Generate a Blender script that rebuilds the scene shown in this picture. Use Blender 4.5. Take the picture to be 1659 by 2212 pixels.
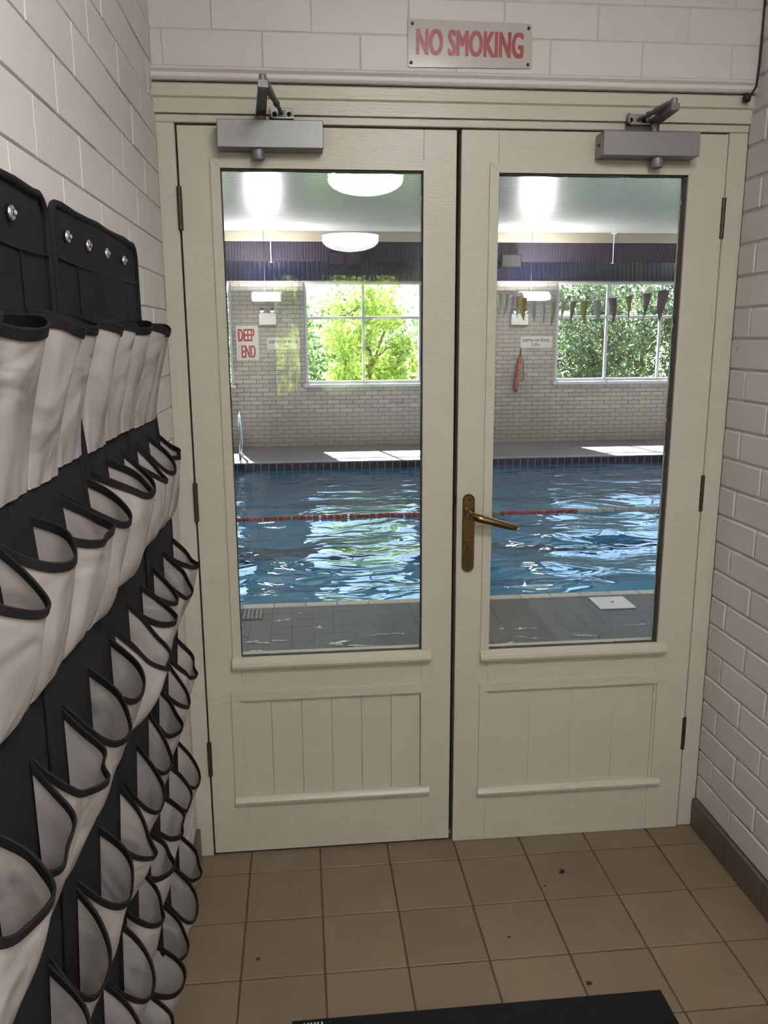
import bpy, bmesh, math, random
import numpy as np
from mathutils import Vector, Matrix

random.seed(7)
rng = np.random.default_rng(7)
scene = bpy.context.scene
COL = scene.collection
for o in list(bpy.data.objects):
    bpy.data.objects.remove(o)

# ------------------------------------------------------------------ camera
def make_camera():
    cx, cy, cz = 0.292, -2.2559, 1.5281
    yaw, pitch, roll, f = 0.0994, 0.2113, -0.0057, 1789.0
    F = Vector((math.sin(yaw) * math.cos(pitch), math.cos(yaw) * math.cos(pitch), -math.sin(pitch)))
    r = Vector((math.cos(yaw), -math.sin(yaw), 0)); u = r.cross(F)
    R = math.cos(roll) * r + math.sin(roll) * u
    U = -math.sin(roll) * r + math.cos(roll) * u
    cam = bpy.data.cameras.new('camera'); ob = bpy.data.objects.new('camera', cam); COL.objects.link(ob)
    m = Matrix((R, U, -F)).transposed().to_4x4(); m.translation = (cx, cy, cz)
    ob.matrix_world = m
    cam.sensor_fit = 'HORIZONTAL'; cam.sensor_width = 36.0; cam.lens = f / 1659.0 * 36.0
    cam.clip_start = 0.02; cam.clip_end = 200
    scene.camera = ob
make_camera()

# ------------------------------------------------------------------ world, sun, exposure
SKY_STRENGTH = 0.8
SUN_STRENGTH = 90.0
SUN_DIR = Vector((0.23, -1.0, -1.36))          # travels from behind the far windows into the hall
w = bpy.data.worlds.new('sky'); scene.world = w; w.use_nodes = True
nt = w.node_tree; nt.nodes.clear()
sky = nt.nodes.new('ShaderNodeTexSky'); sky.sky_type = 'NISHITA'; sky.sun_disc = False
sky.sun_elevation = math.radians(53); sky.sun_rotation = math.radians(-13)
bg = nt.nodes.new('ShaderNodeBackground'); bg.inputs['Strength'].default_value = SKY_STRENGTH
wo = nt.nodes.new('ShaderNodeOutputWorld')
nt.links.new(sky.outputs[0], bg.inputs[0]); nt.links.new(bg.outputs[0], wo.inputs[0])
sl = bpy.data.lights.new('sun', 'SUN'); sl.energy = SUN_STRENGTH; sl.angle = math.radians(0.6); sl.color = (1.0, 0.97, 0.92)
so = bpy.data.objects.new('sun', sl); COL.objects.link(so)
so.rotation_euler = SUN_DIR.to_track_quat('-Z', 'Y').to_euler(); so.location = (0, 20, 20)
vs = scene.view_settings
vs.view_transform = 'Standard'; vs.look = 'None'; vs.exposure = 0.0; vs.gamma = 1.0; vs.use_curve_mapping = False
cy_ = scene.cycles
cy_.max_bounces = 6; cy_.diffuse_bounces = 2; cy_.glossy_bounces = 3; cy_.transmission_bounces = 4; cy_.transparent_max_bounces = 14
cy_.caustics_reflective = False; cy_.sample_clamp_indirect = 6.0
cy_.use_adaptive_sampling = True; cy_.adaptive_threshold = 0.13; cy_.use_denoising = True
DOME_STRENGTH = 30.0
HALL_LAMP_WATT = 75.0
ADDED_LAMP_WATT = 560.0
HALL_LENS_STRENGTH = 24.0

# ------------------------------------------------------------------ materials
def srgb(r, g, b):
    f = lambda c: (c / 255) / 12.92 if c / 255 <= 0.04045 else ((c / 255 + 0.055) / 1.055) ** 2.4
    return (f(r), f(g), f(b), 1.0)

def mat(name, col, rough=0.5, metal=0.0, var=0.0, vscale=6.0, bump=0.0, bscale=60.0, rand=0.0, spec=0.5, coat=0.0, stretch=None):
    m = bpy.data.materials.new(name); m.use_nodes = True
    n = m.node_tree.nodes; l = m.node_tree.links; b = n['Principled BSDF']
    b.inputs['Base Color'].default_value = col; b.inputs['Roughness'].default_value = rough
    b.inputs['Metallic'].default_value = metal; b.inputs['Specular IOR Level'].default_value = spec
    b.inputs['Coat Weight'].default_value = coat
    geo = n.new('ShaderNodeNewGeometry')
    vec = geo.outputs['Position']
    if stretch:
        mp = n.new('ShaderNodeMapping'); mp.inputs['Scale'].default_value = stretch
        l.new(vec, mp.inputs['Vector']); vec = mp.outputs[0]
    if var or rand:
        val = n.new('ShaderNodeMath'); val.operation = 'MULTIPLY_ADD'
        hs = n.new('ShaderNodeHueSaturation'); hs.inputs['Color'].default_value = col
        noi = n.new('ShaderNodeTexNoise'); noi.inputs['Scale'].default_value = vscale; noi.inputs['Detail'].default_value = 2
        l.new(vec, noi.inputs['Vector'])
        l.new(noi.outputs[0], val.inputs[0]); val.inputs[1].default_value = 2 * var; val.inputs[2].default_value = 1 - var
        if rand:
            oi = n.new('ShaderNodeObjectInfo'); v2 = n.new('ShaderNodeMath'); v2.operation = 'MULTIPLY_ADD'
            l.new(oi.outputs['Random'], v2.inputs[0]); v2.inputs[1].default_value = 2 * rand; v2.inputs[2].default_value = 1 - rand
            v3 = n.new('ShaderNodeMath'); v3.operation = 'MULTIPLY'
            l.new(val.outputs[0], v3.inputs[0]); l.new(v2.outputs[0], v3.inputs[1]); l.new(v3.outputs[0], hs.inputs['Value'])
        else:
            l.new(val.outputs[0], hs.inputs['Value'])
        l.new(hs.outputs[0], b.inputs['Base Color'])
    if bump:
        nb = n.new('ShaderNodeTexNoise'); nb.inputs['Scale'].default_value = bscale; nb.inputs['Detail'].default_value = 1.5
        l.new(vec, nb.inputs['Vector'])
        bp = n.new('ShaderNodeBump'); bp.inputs['Strength'].default_value = bump; bp.inputs['Distance'].default_value = 0.004
        l.new(nb.outputs[0], bp.inputs['Height']); l.new(bp.outputs[0], b.inputs['Normal'])
    return m

def emis(name, col, strength):
    m = bpy.data.materials.new(name); m.use_nodes = True
    n = m.node_tree.nodes; b = n['Principled BSDF']
    b.inputs['Base Color'].default_value = (0.8, 0.8, 0.8, 1)
    b.inputs['Emission Color'].default_value = col; b.inputs['Emission Strength'].default_value = strength
    return m

def schlick(n, l, f0):
    lw = n.new('ShaderNodeLayerWeight'); lw.inputs['Blend'].default_value = 0.5
    p = n.new('ShaderNodeMath'); p.operation = 'POWER'; p.inputs[1].default_value = 5.0
    l.new(lw.outputs['Facing'], p.inputs[0])
    a = n.new('ShaderNodeMath'); a.operation = 'MULTIPLY_ADD'; a.inputs[1].default_value = 1 - f0; a.inputs[2].default_value = f0
    l.new(p.outputs[0], a.inputs[0])
    return a, lw

def pane_mat(name, f0, tint):
    m = bpy.data.materials.new(name); m.use_nodes = True
    n = m.node_tree.nodes; l = m.node_tree.links; n.clear()
    out = n.new('ShaderNodeOutputMaterial'); mx = n.new('ShaderNodeMixShader')
    t = n.new('ShaderNodeBsdfTransparent'); t.inputs[0].default_value = tint
    g = n.new('ShaderNodeBsdfGlossy'); g.inputs['Roughness'].default_value = 0.0
    a, _ = schlick(n, l, f0)
    l.new(a.outputs[0], mx.inputs[0]); l.new(t.outputs[0], mx.inputs[1]); l.new(g.outputs[0], mx.inputs[2]); l.new(mx.outputs[0], out.inputs[0])
    return m

def water_mat():
    m = bpy.data.materials.new('water'); m.use_nodes = True
    n = m.node_tree.nodes; l = m.node_tree.links; n.clear()
    out = n.new('ShaderNodeOutputMaterial')
    geo = n.new('ShaderNodeNewGeometry'); mp = n.new('ShaderNodeMapping'); mp.inputs['Scale'].default_value = (1.0, 1.6, 1.0)
    l.new(geo.outputs['Position'], mp.inputs[0])
    n1 = n.new('ShaderNodeTexNoise'); n1.inputs['Scale'].default_value = 2.6; n1.inputs['Detail'].default_value = 2; n1.inputs['Distortion'].default_value = 0.8
    l.new(mp.outputs[0], n1.inputs[0])
    bp = n.new('ShaderNodeBump'); bp.inputs['Strength'].default_value = 0.55; bp.inputs['Distance'].default_value = 0.035
    l.new(n1.outputs[0], bp.inputs['Height'])
    rf = n.new('ShaderNodeBsdfRefraction'); rf.inputs['IOR'].default_value = 1.33; rf.inputs['Roughness'].default_value = 0.02
    rf.inputs['Color'].default_value = (0.70, 0.90, 0.97, 1)
    tr = n.new('ShaderNodeBsdfTransparent'); tr.inputs[0].default_value = (0.70, 0.90, 0.97, 1)
    body = n.new('ShaderNodeMixShader'); body.inputs[0].default_value = 0.42
    l.new(rf.outputs[0], body.inputs[1]); l.new(tr.outputs[0], body.inputs[2])
    gl = n.new('ShaderNodeBsdfGlossy'); gl.inputs['Roughness'].default_value = 0.02; gl.inputs[0].default_value = (0.9, 0.95, 1, 1)
    a, lw = schlick(n, l, 0.02)
    mx = n.new('ShaderNodeMixShader')
    for s in (rf, gl, lw):
        l.new(bp.outputs[0], s.inputs['Normal'])
    l.new(a.outputs[0], mx.inputs[0]); l.new(body.outputs[0], mx.inputs[1]); l.new(gl.outputs[0], mx.inputs[2]); l.new(mx.outputs[0], out.inputs[0])
    return m

def fabric_mat(name, col, trans):
    m = bpy.data.materials.new(name); m.use_nodes = True
    n = m.node_tree.nodes; l = m.node_tree.links; n.clear()
    out = n.new('ShaderNodeOutputMaterial')
    d = n.new('ShaderNodeBsdfDiffuse'); t = n.new('ShaderNodeBsdfTranslucent'); mx = n.new('ShaderNodeMixShader'); mx.inputs[0].default_value = trans
    geo = n.new('ShaderNodeNewGeometry')
    noi = n.new('ShaderNodeTexNoise'); noi.inputs['Scale'].default_value = 14; noi.inputs['Detail'].default_value = 2
    l.new(geo.outputs['Position'], noi.inputs['Vector'])
    rp = n.new('ShaderNodeValToRGB'); rp.color_ramp.elements[0].position = 0.25; rp.color_ramp.elements[1].position = 0.7
    rp.color_ramp.elements[0].color = tuple(c * 0.84 for c in col[:3]) + (1,); rp.color_ramp.elements[1].color = col
    l.new(noi.outputs[0], rp.inputs[0])
    n2 = n.new('ShaderNodeTexNoise'); n2.inputs['Scale'].default_value = 9; n2.inputs['Detail'].default_value = 2; n2.inputs['Distortion'].default_value = 1.0
    l.new(geo.outputs['Position'], n2.inputs['Vector'])
    bp = n.new('ShaderNodeBump'); bp.inputs['Strength'].default_value = 0.5; bp.inputs['Distance'].default_value = 0.03
    l.new(n2.outputs[0], bp.inputs['Height'])
    for s in (d, t):
        l.new(rp.outputs[0], s.inputs['Color']); l.new(bp.outputs[0], s.inputs['Normal'])
    l.new(d.outputs[0], mx.inputs[1]); l.new(t.outputs[0], mx.inputs[2]); l.new(mx.outputs[0], out.inputs[0])
    return m

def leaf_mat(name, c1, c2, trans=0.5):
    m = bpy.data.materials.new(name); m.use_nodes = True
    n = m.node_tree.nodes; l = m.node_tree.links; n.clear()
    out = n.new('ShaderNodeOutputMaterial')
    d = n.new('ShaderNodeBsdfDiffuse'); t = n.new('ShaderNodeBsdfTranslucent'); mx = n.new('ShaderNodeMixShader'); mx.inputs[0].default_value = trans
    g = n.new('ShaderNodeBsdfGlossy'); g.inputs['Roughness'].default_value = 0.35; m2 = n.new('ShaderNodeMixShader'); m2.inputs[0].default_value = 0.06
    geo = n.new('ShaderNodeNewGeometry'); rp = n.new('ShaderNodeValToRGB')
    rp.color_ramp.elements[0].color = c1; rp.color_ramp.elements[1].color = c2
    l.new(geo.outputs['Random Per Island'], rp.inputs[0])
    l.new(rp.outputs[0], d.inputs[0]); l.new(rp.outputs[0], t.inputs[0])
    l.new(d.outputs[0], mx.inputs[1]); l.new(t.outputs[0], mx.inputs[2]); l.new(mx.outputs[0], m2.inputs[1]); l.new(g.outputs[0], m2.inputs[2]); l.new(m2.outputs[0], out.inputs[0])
    return m

def deck_far_mat(name, col, size):
    m = mat(name, col, rough=0.32, var=0.12, vscale=3)
    n = m.node_tree.nodes; l = m.node_tree.links; b = n['Principled BSDF']
    geo = n.new('ShaderNodeNewGeometry'); br = n.new('ShaderNodeTexBrick'); br.offset = 0.0
    br.inputs['Scale'].default_value = 1.0; br.inputs['Brick Width'].default_value = size; br.inputs['Row Height'].default_value = size; br.inputs['Mortar Size'].default_value = 0.003
    br.inputs['Color1'].default_value = col; br.inputs['Color2'].default_value = tuple(c * 0.93 for c in col[:3]) + (1,)
    br.inputs['Mortar'].default_value = tuple(c * 0.6 for c in col[:3]) + (1,)
    l.new(geo.outputs['Position'], br.inputs['Vector']); l.new(br.outputs[0], b.inputs['Base Color'])
    return m

M = {}
M['wall'] = mat('wall_paint', (0.80, 0.735, 0.725, 1), 0.40, var=0.05, vscale=2.5, bump=0.25, bscale=45, rand=0.025)
M['mortar'] = mat('painted_joint', (0.70, 0.64, 0.62, 1), 0.5, var=0.06, vscale=10, bump=0.4, bscale=90)
M['ceiling'] = mat('ceiling_paint', (0.75, 0.72, 0.68, 1), 0.7, var=0.03)
M['door'] = mat('door_paint', (0.68, 0.64, 0.535, 1), 0.33, var=0.035, vscale=3, bump=0.14, bscale=40, stretch=(1, 1, 6))
M['door_h'] = mat('door_paint_rail', (0.68, 0.64, 0.535, 1), 0.3, var=0.035, vscale=3, bump=0.2, bscale=40, stretch=(1, 1, 9))
M['dark'] = mat('dark_gap', (0.02, 0.016, 0.012, 1), 0.8, var=0.2)
M['seal'] = mat('glazing_putty', (0.055, 0.05, 0.045, 1), 0.7, var=0.4, vscale=30, bump=0.6, bscale=150)
M['pane'] = pane_mat('door_glass', 0.042, (0.97, 0.985, 0.985, 1))
M['wpane'] = pane_mat('window_glass', 0.04, (0.97, 0.99, 0.99, 1))
M['closer'] = mat('closer_silver', (0.27, 0.27, 0.275, 1), 0.4, metal=0.55, var=0.04)
M['closer_dark'] = mat('closer_arm_grey', (0.16, 0.16, 0.155, 1), 0.42, metal=0.6, var=0.08)
M['brass'] = mat('aged_brass', (0.19, 0.145, 0.065, 1), 0.20, metal=1.0, var=0.2, vscale=25)
M['hinge'] = mat('hinge_brown', (0.075, 0.06, 0.038, 1), 0.45, metal=0.6, var=0.3, vscale=60)
M['steel'] = mat('chrome', (0.75, 0.76, 0.78, 1), 0.12, metal=1.0, var=0.02)
M['tile'] = mat('floor_tile', (0.240, 0.180, 0.112, 1), 0.42, var=0.16, vscale=7, bump=0.12, bscale=220, rand=0.07)
M['grout'] = mat('grout', (0.115, 0.088, 0.065, 1), 0.8, var=0.2, vscale=20)
M['skirt'] = mat('skirting_tile', (0.15, 0.12, 0.098, 1), 0.45, var=0.15, vscale=12, rand=0.06)
M['black'] = mat('black_fabric', (0.011, 0.011, 0.012, 1), 0.85, var=0.15, vscale=20, bump=0.3, bscale=500, spec=0.25)
M['binding'] = mat('black_binding', (0.009, 0.0085, 0.0085, 1), 0.75, var=0.15, vscale=30, bump=0.2, bscale=700, spec=0.3)
M['pocket'] = fabric_mat('white_pocket', (0.66, 0.61, 0.58, 1), 0.3)
M['rubber'] = mat('mat_rubber', (0.006, 0.006, 0.0065, 1), 0.75, var=0.2, vscale=60, bump=0.5, bscale=350, spec=0.3)
M['white'] = mat('white_plastic', (0.78, 0.78, 0.77, 1), 0.4, var=0.02)
M['winframe'] = mat('window_frame_white', (0.74, 0.75, 0.80, 1), 0.35, var=0.02)
M['sign'] = mat('sign_enamel', (0.60, 0.575, 0.535, 1), 0.16, var=0.05, vscale=10)
M['sign2'] = mat('sign_white', (0.70, 0.68, 0.66, 1), 0.35, var=0.03)
M['red'] = mat('sign_red', (0.33, 0.035, 0.04, 1), 0.3, var=0.15, vscale=25)
M['redw'] = mat('sign_red_worn', (0.40, 0.05, 0.06, 1), 0.3, var=0.1, vscale=25)
M['ink'] = mat('sign_black', (0.03, 0.03, 0.03, 1), 0.5, var=0.05)
M['brick'] = mat('pool_brick', (0.46, 0.43, 0.395, 1), 0.55, var=0.10, vscale=9, bump=0.2, bscale=60, rand=0.13)
M['bmortar'] = mat('pool_mortar', (0.165, 0.145, 0.12, 1), 0.85, var=0.15, vscale=20)
M['deck'] = mat('deck_tile', (0.042, 0.041, 0.041, 1), 0.45, spec=0.3, var=0.15, vscale=5, bump=0.1, bscale=120, rand=0.06)
M['deckg'] = mat('deck_grout', (0.05, 0.048, 0.048, 1), 0.7, var=0.1)
M['deckfar'] = deck_far_mat('deck_tile_far', (0.15, 0.145, 0.155, 1), 0.165)
M['coping'] = mat('coping', (0.44, 0.40, 0.33, 1), 0.4, var=0.12, vscale=14, rand=0.05)
M['nosing'] = mat('far_coping', (0.46, 0.45, 0.56, 1), 0.3, var=0.06, rand=0.05)
M['navy'] = mat('navy_tile', (0.005, 0.007, 0.024, 1), 0.3, var=0.2, rand=0.15, spec=0.2)
M['wgrout'] = mat('pale_grout', (0.52, 0.53, 0.62, 1), 0.7, var=0.1)
M['basin'] = mat('pool_shell_blue', (0.085, 0.47, 0.72, 1), 0.5, var=0.08, vscale=1.5)
M['lane'] = mat('lane_marking', (0.012, 0.018, 0.05, 1), 0.5, var=0.1)
M['water'] = water_mat()
M['puddle'] = mat('puddle_water', (0.12, 0.12, 0.12, 1), 0.04, var=0.1, bump=0.6, bscale=70, spec=0.8)
M['sheet'] = mat('ribbed_ceiling', (0.55, 0.56, 0.57, 1), 0.27, metal=0.35, var=0.03, vscale=1)
M['cream'] = mat('cornice_cream', (0.23, 0.205, 0.16, 1), 0.6, var=0.08)
M['purple'] = mat('purple_sheet', (0.014, 0.0115, 0.022, 1), 0.6, spec=0.15, var=0.2, vscale=4, stretch=(6, 1, 1))
M['blue'] = mat('navy_ribbed_sheet', (0.004, 0.0045, 0.018, 1), 0.14, var=0.1, spec=0.35)
M['lens'] = emis('hall_lamp_lens', (1.0, 0.93, 0.78, 1), HALL_LENS_STRENGTH)
M['dome'] = emis('dome_diffuser', (1.0, 0.985, 0.975, 1), DOME_STRENGTH)
M['green_led'] = emis('green_led', (0.3, 1.0, 0.6, 1), 2.0)
for _k in ('lens', 'green_led'): M[_k].cycles.emission_sampling = 'NONE'      # the lamp's own area light does the lighting
M['tube_red'] = mat('rescue_red', (0.25, 0.038, 0.035, 1), 0.5, var=0.12, vscale=8)
M['tube_txt'] = mat('rescue_text', (0.55, 0.28, 0.14, 1), 0.5, var=0.1)
M['strap'] = mat('dark_strap', (0.03, 0.035, 0.025, 1), 0.7, var=0.1)
M['grey'] = mat('grey_box', (0.014, 0.013, 0.015, 1), 0.7, var=0.1, spec=0.15)
M['rope_red'] = mat('float_red', (0.36, 0.03, 0.025, 1), 0.4, var=0.2, vscale=12, rand=0.12)
M['rope_white'] = mat('float_white', (0.75, 0.74, 0.68, 1), 0.4, var=0.1, rand=0.06)
M['rope_blue'] = mat('float_blue', (0.02, 0.035, 0.22, 1), 0.4, var=0.1, rand=0.1)
M['rope_gold'] = mat('float_tan', (0.38, 0.30, 0.18, 1), 0.4, var=0.1, rand=0.1)
M['cord'] = mat('white_cord', (0.55, 0.55, 0.48, 1), 0.7, var=0.05)
M['flag_p'] = mat('flag_purple', (0.22, 0.12, 0.17, 1), 0.7, var=0.08)
M['flag_y'] = mat('flag_yellow', (0.45, 0.36, 0.06, 1), 0.7, var=0.08)
M['flag_w'] = mat('flag_white', (0.62, 0.60, 0.62, 1), 0.7, var=0.05)
M['flag_g'] = mat('flag_pale_green', (0.46, 0.50, 0.36, 1), 0.7, var=0.05)
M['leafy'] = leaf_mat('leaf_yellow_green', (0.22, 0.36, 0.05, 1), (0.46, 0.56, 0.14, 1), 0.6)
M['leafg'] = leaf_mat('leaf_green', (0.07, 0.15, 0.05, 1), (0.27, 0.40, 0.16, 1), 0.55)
M['leafd'] = leaf_mat('leaf_shaded', (0.02, 0.045, 0.018, 1), (0.08, 0.12, 0.045, 1), 0.35)  # shade of the foliage is put into this darker leaf colour
M['leafs'] = leaf_mat('leaf_sunlit', (0.38, 0.52, 0.08, 1), (0.66, 0.72, 0.20, 1), 0.2)  # leaf colour lightened to add sun brightness to the mirrored garden
M['bark'] = mat('bark', (0.10, 0.075, 0.055, 1), 0.9, var=0.3, vscale=12)
M['grass'] = mat('garden_ground', (0.09, 0.13, 0.04, 1), 0.95, var=0.4, vscale=1.2)
M['dead'] = mat('dead_leaf', (0.035, 0.025, 0.016, 1), 0.8, var=0.3, vscale=60)
M['speaker'] = mat('speaker_grey', (0.004, 0.004, 0.0045, 1), 0.8, var=0.1, spec=0.05)
M['cable'] = mat('black_cable', (0.012, 0.01, 0.012, 1), 0.6, var=0.1)

# ------------------------------------------------------------------ mesh helpers
class MB:
    def __init__(s): s.v = []; s.f = []
    def add(s, vs_, fs):
        k = len(s.v); s.v += [tuple(p) for p in vs_]; s.f += [tuple(i + k for i in f) for f in fs]; return s
    def box(s, x0, x1, y0, y1, z0, z1):
        return s.add([(x, y, z) for x in (x0, x1) for y in (y0, y1) for z in (z0, z1)],
                     [(0, 1, 3, 2), (4, 6, 7, 5), (0, 4, 5, 1), (2, 3, 7, 6), (0, 2, 6, 4), (1, 5, 7, 3)])
    def cbox(s, x0, x1, y0, y1, z0, z1, c):
        lo = (x0, y0, z0); hi = (x1, y1, z1); P = []; idx = {}
        for sx in (0, 1):
            for sy in (0, 1):
                for sz in (0, 1):
                    sg = (sx, sy, sz)
                    for a in range(3):       # vertex lying on the face of axis a
                        p = []
                        for k in range(3):
                            e = hi[k] if sg[k] else lo[k]
                            p.append(e if k == a else e + (-c if sg[k] else c))
                        idx[(sg, a)] = len(P); P.append(p)
        Fs = []
        for a in range(3):
            b_, c_ = [k for k in range(3) if k != a]
            for sa in (0, 1):
                q = []
                for (sb, sc) in ((0, 0), (1, 0), (1, 1), (0, 1)):
                    g = [0, 0, 0]; g[a] = sa; g[b_] = sb; g[c_] = sc; q.append(idx[(tuple(g), a)])
                Fs.append(q)
        for a in range(3):                    # edges along axis a
            b_, c_ = [k for k in range(3) if k != a]
            for sb in (0, 1):
                for sc in (0, 1):
                    g0 = [0, 0, 0]; g0[b_] = sb; g0[c_] = sc; g1 = list(g0); g1[a] = 1
                    Fs.append([idx[(tuple(g0), b_)], idx[(tuple(g1), b_)], idx[(tuple(g1), c_)], idx[(tuple(g0), c_)]])
        for sx in (0, 1):
            for sy in (0, 1):
                for sz in (0, 1):
                    Fs.append([idx[((sx, sy, sz), a)] for a in range(3)])
        return s.add(P, Fs)
    def prism(s, poly, axis, a0, a1):
        """poly: 2D points in the other two axes (x,y order), extruded along axis"""
        n = len(poly); P = []
        for a in (a0, a1):
            for (p, q) in poly:
                P.append({'x': (a, p, q), 'y': (p, a, q), 'z': (p, q, a)}[axis])
        Fs = [tuple(range(n))[::-1], tuple(range(n, 2 * n))] + [(i, (i + 1) % n, n + (i + 1) % n, n + i) for i in range(n)]
        return s.add(P, Fs)
    def tube(s, path, r, n=10, cap=True, flat=None):
        path = [Vector(p) for p in path]; m = len(path)
        rr = r if isinstance(r, (list, tuple)) else [r] * m
        P = []; prev = None
        for i, p in enumerate(path):
            t = (path[min(i + 1, m - 1)] - path[max(i - 1, 0)]).normalized()
            if prev is None:
                a = Vector((0, 0, 1)) if abs(t.z) < 0.9 else Vector((1, 0, 0))
                u = t.cross(a).normalized()
            else:
                u = (prev - t * prev.dot(t)).normalized()
            prev = u; v = t.cross(u)
            for k in range(n):
                an = 2 * math.pi * k / n
                P.append(p + (u * math.cos(an) + v * math.sin(an) * (flat or 1)) * rr[i])
        Fs = []
        for i in range(m - 1):
            for k in range(n):
                Fs.append((i * n + k, i * n + (k + 1) % n, (i + 1) * n + (k + 1) % n, (i + 1) * n + k))
        if cap:
            Fs.append(tuple(range(n))[::-1]); Fs.append(tuple((m - 1) * n + k for k in range(n)))
        return s.add(P, Fs)
    def cyl(s, p0, p1, r, n=20): return s.tube([p0, p1], r, n)
    def lathe(s, prof, centre, n=32, axis='z'):
        P = []; c = Vector(centre)
        for (r, h) in prof:
            for k in range(n):
                a = 2 * math.pi * k / n
                o = {'z': (r * math.cos(a), r * math.sin(a), h), 'y': (r * math.cos(a), h, r * math.sin(a)), 'x': (h, r * math.cos(a), r * math.sin(a))}[axis]
                P.append(c + Vector(o))
        Fs = [(i * n + k, i * n + (k + 1) % n, (i + 1) * n + (k + 1) % n, (i + 1) * n + k) for i in range(len(prof) - 1) for k in range(n)]
        Fs.append(tuple(range(n))[::-1]); Fs.append(tuple((len(prof) - 1) * n + k for k in range(n)))
        return s.add(P, Fs)
    def mesh(s, name, m, smooth=False, recalc=True):
        me = bpy.data.meshes.new(name); me.from_pydata(s.v, [], s.f)
        if recalc:
            bm = bmesh.new(); bm.from_mesh(me); bmesh.ops.recalc_face_normals(bm, faces=bm.faces[:]); bm.to_mesh(me); bm.free()
        me.materials.append(M[m] if isinstance(m, str) else m)
        if smooth: me.shade_smooth()
        return me
    def build(s, name, m, parent=None, smooth=False, recalc=True):
        return link(name, s.mesh(name, m, smooth, recalc), parent)

def link(name, me, parent=None):
    o = bpy.data.objects.new(name, me); COL.objects.link(o)
    if parent is not None: o.parent = parent
    return o
def autosmooth(o, deg=35):
    me = o.data; me.shade_smooth()
    bm = bmesh.new(); bm.from_mesh(me); lim = math.radians(deg)
    for e in bm.edges:
        if len(e.link_faces) == 2 and e.calc_face_angle(0) > lim: e.smooth = False
    bm.to_mesh(me); bm.free()
    return o
def tag(o, label, cat, group=None, kind=None):
    o['label'] = label; o['category'] = cat
    if group: o['group'] = group
    if kind: o['kind'] = kind
    return o
def thing(name, label, cat, loc=(0, 0, 0), group=None, kind=None):
    o = bpy.data.objects.new(name, None); COL.objects.link(o); o.location = loc; o.empty_display_size = 0.05
    return tag(o, label, cat, group, kind)
def at(o, parent):
    o.parent = parent
    o.matrix_parent_inverse = Matrix.Translation(-Vector(parent.location))
    return o
_tc = {}
def text_mesh(s, size, mat_, bold=0.0, xs=1.0, depth=0.0006, spacing=1.0):
    """text standing in the XZ plane, facing -y, centred on the origin; bold strokes come from overlaid copies"""
    cu = bpy.data.curves.new('txt', 'FONT'); cu.body = s; cu.size = size; cu.align_x = 'CENTER'; cu.align_y = 'CENTER'
    cu.extrude = depth; cu.space_character = spacing; cu.resolution_u = 4
    ob = bpy.data.objects.new('txt', cu); COL.objects.link(ob)
    dg = bpy.context.evaluated_depsgraph_get(); dg.update()
    me = bpy.data.meshes.new_from_object(ob.evaluated_get(dg))
    bpy.data.objects.remove(ob); bpy.data.curves.remove(cu)
    co = np.zeros(len(me.vertices) * 3); me.vertices.foreach_get('co', co); co = co.reshape(-1, 3)
    c = (co[:, :2].max(0) + co[:, :2].min(0)) / 2
    base = np.stack([(co[:, 0] - c[0]) * xs, -co[:, 2], co[:, 1] - c[1]], -1)
    faces = [tuple(p.vertices) for p in me.polygons]
    bpy.data.meshes.remove(me)
    offs = [(0, 0)] if not bold else [(dx, dz) for dx in np.linspace(-bold, bold, 5) for dz in (-bold * 0.45, bold * 0.45)]
    V = []; F = []
    for k, (dx, dz) in enumerate(offs):
        n0 = len(V); V += [(p[0] + dx, p[1] - 0.00001 * k, p[2] + dz) for p in base]; F += [tuple(q + n0 for q in f) for f in faces]
    me = bpy.data.meshes.new('lettering'); me.from_pydata(V, [], F); me.materials.append(M[mat_])
    return me

# brick laying -------------------------------------------------------
_bc = {}
def brick_mesh(length, height, depth, axis, c, m):
    k = (round(length, 3), round(height, 3), depth, axis, c, m)
    if k not in _bc:
        b = MB(); L, H, D = length / 2, height / 2, depth
        if axis == 'x+': b.cbox(-0.004, D, -L, L, -H, H, c)      # face looks to +x
        elif axis == 'x-': b.cbox(-D, 0.004, -L, L, -H, H, c)
        elif axis == 'y-': b.cbox(-L, L, -D, 0.004, -H, H, c)
        elif axis == 'z+': b.cbox(-L, L, -H, H, -0.004, D, c)
        _bc[k] = b.mesh('brick', m)
    return _bc[k]
def courses(a0, a1, z0, z1, L, H, off=0.0, stagger=0.5):
    """running-bond cells (centre a, centre z, length, height) clipped to the rectangle"""
    out = []; j = 0; z = z0
    while z < z1 - 0.004:
        zt = min(z + H, z1); a = a0 - L * (1.5 - ((off + stagger * (j % 2)) % 1.0))
        while a < a1:
            s, e = max(a, a0), min(a + L, a1)
            if e - s > 0.02: out.append(((s + e) / 2, (z + zt) / 2, e - s, zt - z))
            a += L
        z = zt; j += 1
    return out

# ------------------------------------------------------------------ dimensions
XL, XR = -0.047, 1.497            # corridor walls
YE = -7.30                        # corridor end wall
ZC1, ZC2, YSTEP = 2.66, 2.47, -4.75
YW = 9.36                         # pool hall far wall (inner face)
HX0, HX1 = -4.6, 8.6              # pool hall side walls
ZH = 2.86                         # hall ceiling
WZ = -0.088                       # water level
PY0, PY1 = 2.375, 7.88            # pool edges
TS, TX0, TY0 = 0.2048, 0.1106, -0.0946

def structure(name, mb, m, label, cat, parent=None):
    o = mb.build(name, m, parent)
    return tag(o, label, cat, kind='structure')

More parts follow.
